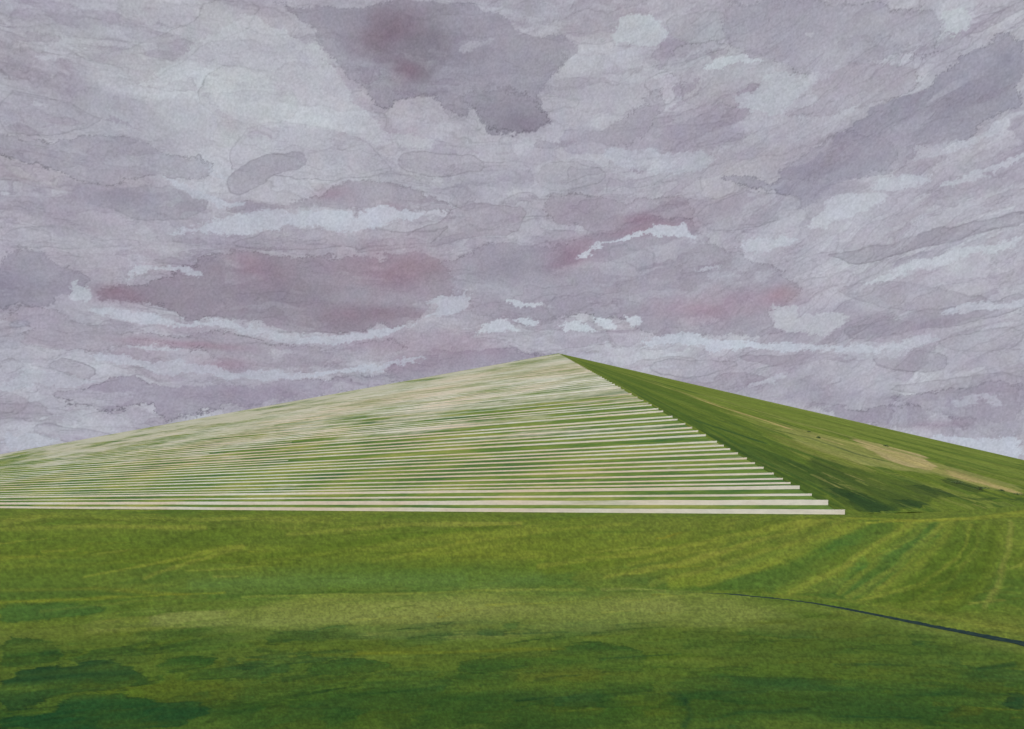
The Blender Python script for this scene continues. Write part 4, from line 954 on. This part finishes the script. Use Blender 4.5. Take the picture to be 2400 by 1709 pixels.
    for ex, th in ends:
        q = ex - 1200
        s = (778 - q) / (150.5 + 4.92 * q)
        depth = 1 + 4.92 * s
        steps.append((s * H, th * depth * 100 / 2136))
    z = steps[-1][0]
    r = random.Random(2)
    while z < H * .985 and len(steps) < 92:
        z += r.uniform(1.15, 1.6) + .3 * z / H; steps.append((z, r.uniform(.34, .52)))
    steps[0] = (.05, .5); steps[1] = (1.08, .58); steps[2] = (2.2, .28); steps[3] = (3.1, .48)
    steps = [(a, b, 0.0) for a, b in steps]
    extra = []
    for i in range(2, 27):
        if steps[i + 1][0] - steps[i][0] > 1.55:
            extra.append(((steps[i + 1][0] + steps[i][0]) / 2 + .05, .2, r.uniform(60, 190)))
    steps = sorted(steps + extra)[:96]
    for z, th, late in steps:
        if z > H * .99: continue
        s = z / H
        if z > 2: th *= .78
        thin = min(1, max(.2, (1 - s) * LY / 300)); th *= thin
        y0 = s * LY / 2 - .25 + late; y1 = LY - (z + 1.6 * th + .25) / H * LY / 2 - .5
        n = max(10, int((y1 - y0) / 3.0))
        u = np.linspace(0, 1, n) ** 1.35
        yy = y0 + (y1 - y0) * u
        wob = np.convolve(np.array([r.uniform(-1, 1) for _ in range(n + 4)]), np.ones(5) / 5, 'valid')
        amp = .10 * th + .018
        wob2 = np.convolve(np.array([r.uniform(-1, 1) for _ in range(n + 4)]), np.ones(5) / 5, 'valid')
        slope = (LX / 2) / H
        zb = z + wob2 * amp; zt = z + th + wob * amp
        xf = z * slope - .12 * thin
        taper = 1 - .97 * ss(.30, .85, (yy - y0) / (y1 - y0)); zt = z + (zt - z) * taper; zb = z + (zb - z) * taper
        back = np.maximum(yy, y0 + (LY / LX) * (th * slope + .42))
        sec = [np.stack([np.full(n, xf - .03), yy, zb - .6], -1), np.stack([np.full(n, xf), yy, zt - .03], -1),
               np.stack([np.full(n, xf + .06), yy, zt], -1), np.stack([zt * slope + .3, back, zt - .02], -1),
               np.stack([zt * slope + .3, back, zb - 1.0], -1)]
        sec.append(sec[0])
        P = np.stack(sec, 0)
        o = grid_mesh("stone_step", P, sm, parent=py, smooth=False, flip=False)
        me = o.data
        # cap the cut end that shows at the hip
        import bmesh
        bm = bmesh.new(); bm.from_mesh(me); bm.verts.ensure_lookup_table()
        for j in (0, n - 1):
            try: bm.faces.new([bm.verts[i * n + j] for i in range(5)])
            except Exception: pass
        bmesh.ops.remove_doubles(bm, verts=bm.verts, dist=.0005)
        bmesh.ops.recalc_face_normals(bm, faces=bm.faces)
        bm.to_mesh(me); bm.free()
    return py

def build_shrubs():
    m = bpy.data.materials.new("dark_shrub_leaves")
    nt, N, L = nodes(m); b = N["Principled BSDF"]; b.inputs["Roughness"].default_value = .9
    b.inputs["Specular IOR Level"].default_value = .1
    no = N.new("ShaderNodeTexNoise"); no.inputs["Scale"].default_value = 2.5
    tc = N.new("ShaderNodeTexCoord"); L.new(tc.outputs["Object"], no.inputs["Vector"])
    cr = N.new("ShaderNodeValToRGB")
    cr.color_ramp.elements[0].position = .35; cr.color_ramp.elements[0].color = (.07, .12, .05, 1)
    cr.color_ramp.elements[1].position = .7; cr.color_ramp.elements[1].color = (.15, .20, .08, 1)
    L.new(no.outputs[0], cr.inputs[0]); L.new(cr.outputs[0], b.inputs["Base Color"])
    bk = bpy.data.materials.new("shrub_bark"); nt, N, L = nodes(bk)
    N["Principled BSDF"].inputs["Base Color"].default_value = (.06, .045, .03, 1); N["Principled BSDF"].inputs["Roughness"].default_value = .9
    def shrub(x, y, z, w, h, label):
        r = random.Random(int(x * 10) + int(y))
        e = bpy.data.objects.new("shrub", None); C.objects.link(e); e.location = (x, y, z - .1)
        tag(e, label, "shrub", "dark shrubs along the worn right slope")
        V, F = [], []
        for _ in range(260):
            a = r.uniform(0, 2 * math.pi); q = r.random() ** .5
            lob = 1 + .3 * math.sin(3 * a + x)
            px, py_ = math.cos(a) * q * w * .5 * lob, math.sin(a) * q * w * .35 * lob
            pz = h * (.15 + .8 * r.random() * math.sqrt(max(.05, 1 - q * q)))
            sz = r.uniform(.12, .26) * h * .6 + .06
            n1 = Vector((r.uniform(-1, 1), r.uniform(-1, 1), r.uniform(-.5, 1))).normalized() * sz
            n2 = Vector((r.uniform(-1, 1), r.uniform(-1, 1), r.uniform(-1, 1))).normalized() * sz * .6
            c = Vector((px, py_, pz)); k = len(V)
            V += [tuple(c - n1), tuple(c + n2), tuple(c + n1), tuple(c - n2)]; F.append((k, k + 1, k + 2, k + 3))
        me = bpy.data.meshes.new("foliage"); me.from_pydata(V, [], F); me.materials.append(m)
        o = bpy.data.objects.new("foliage", me); C.objects.link(o); o.parent = e
        V, F = [], []
        for q in range(4):
            a = q * 1.6 + x; dx, dy = math.cos(a) * w * .22, math.sin(a) * w * .15; k = len(V)
            for (bx, by, bz, rad) in ((0, 0, -.2, .09), (dx, dy, h * .6, .03)):
                for t in range(5):
                    V.append((bx + rad * math.cos(t * 1.2566), by + rad * math.sin(t * 1.2566), bz))
            for t in range(5): F.append((k + t, k + (t + 1) % 5, k + 5 + (t + 1) % 5, k + 5 + t))
        me = bpy.data.meshes.new("stem"); me.from_pydata(V, [], F); me.materials.append(bk)
        o = bpy.data.objects.new("stem", me); C.objects.link(o); o.parent = e
    for x, y, z, w, h, label in SLOPE_PAINT['shrubs']:
        shrub(x, y, z, w, h, label)

build_sky()
build_meadow()
build_ditch()
build_pyramid()
build_shrubs()
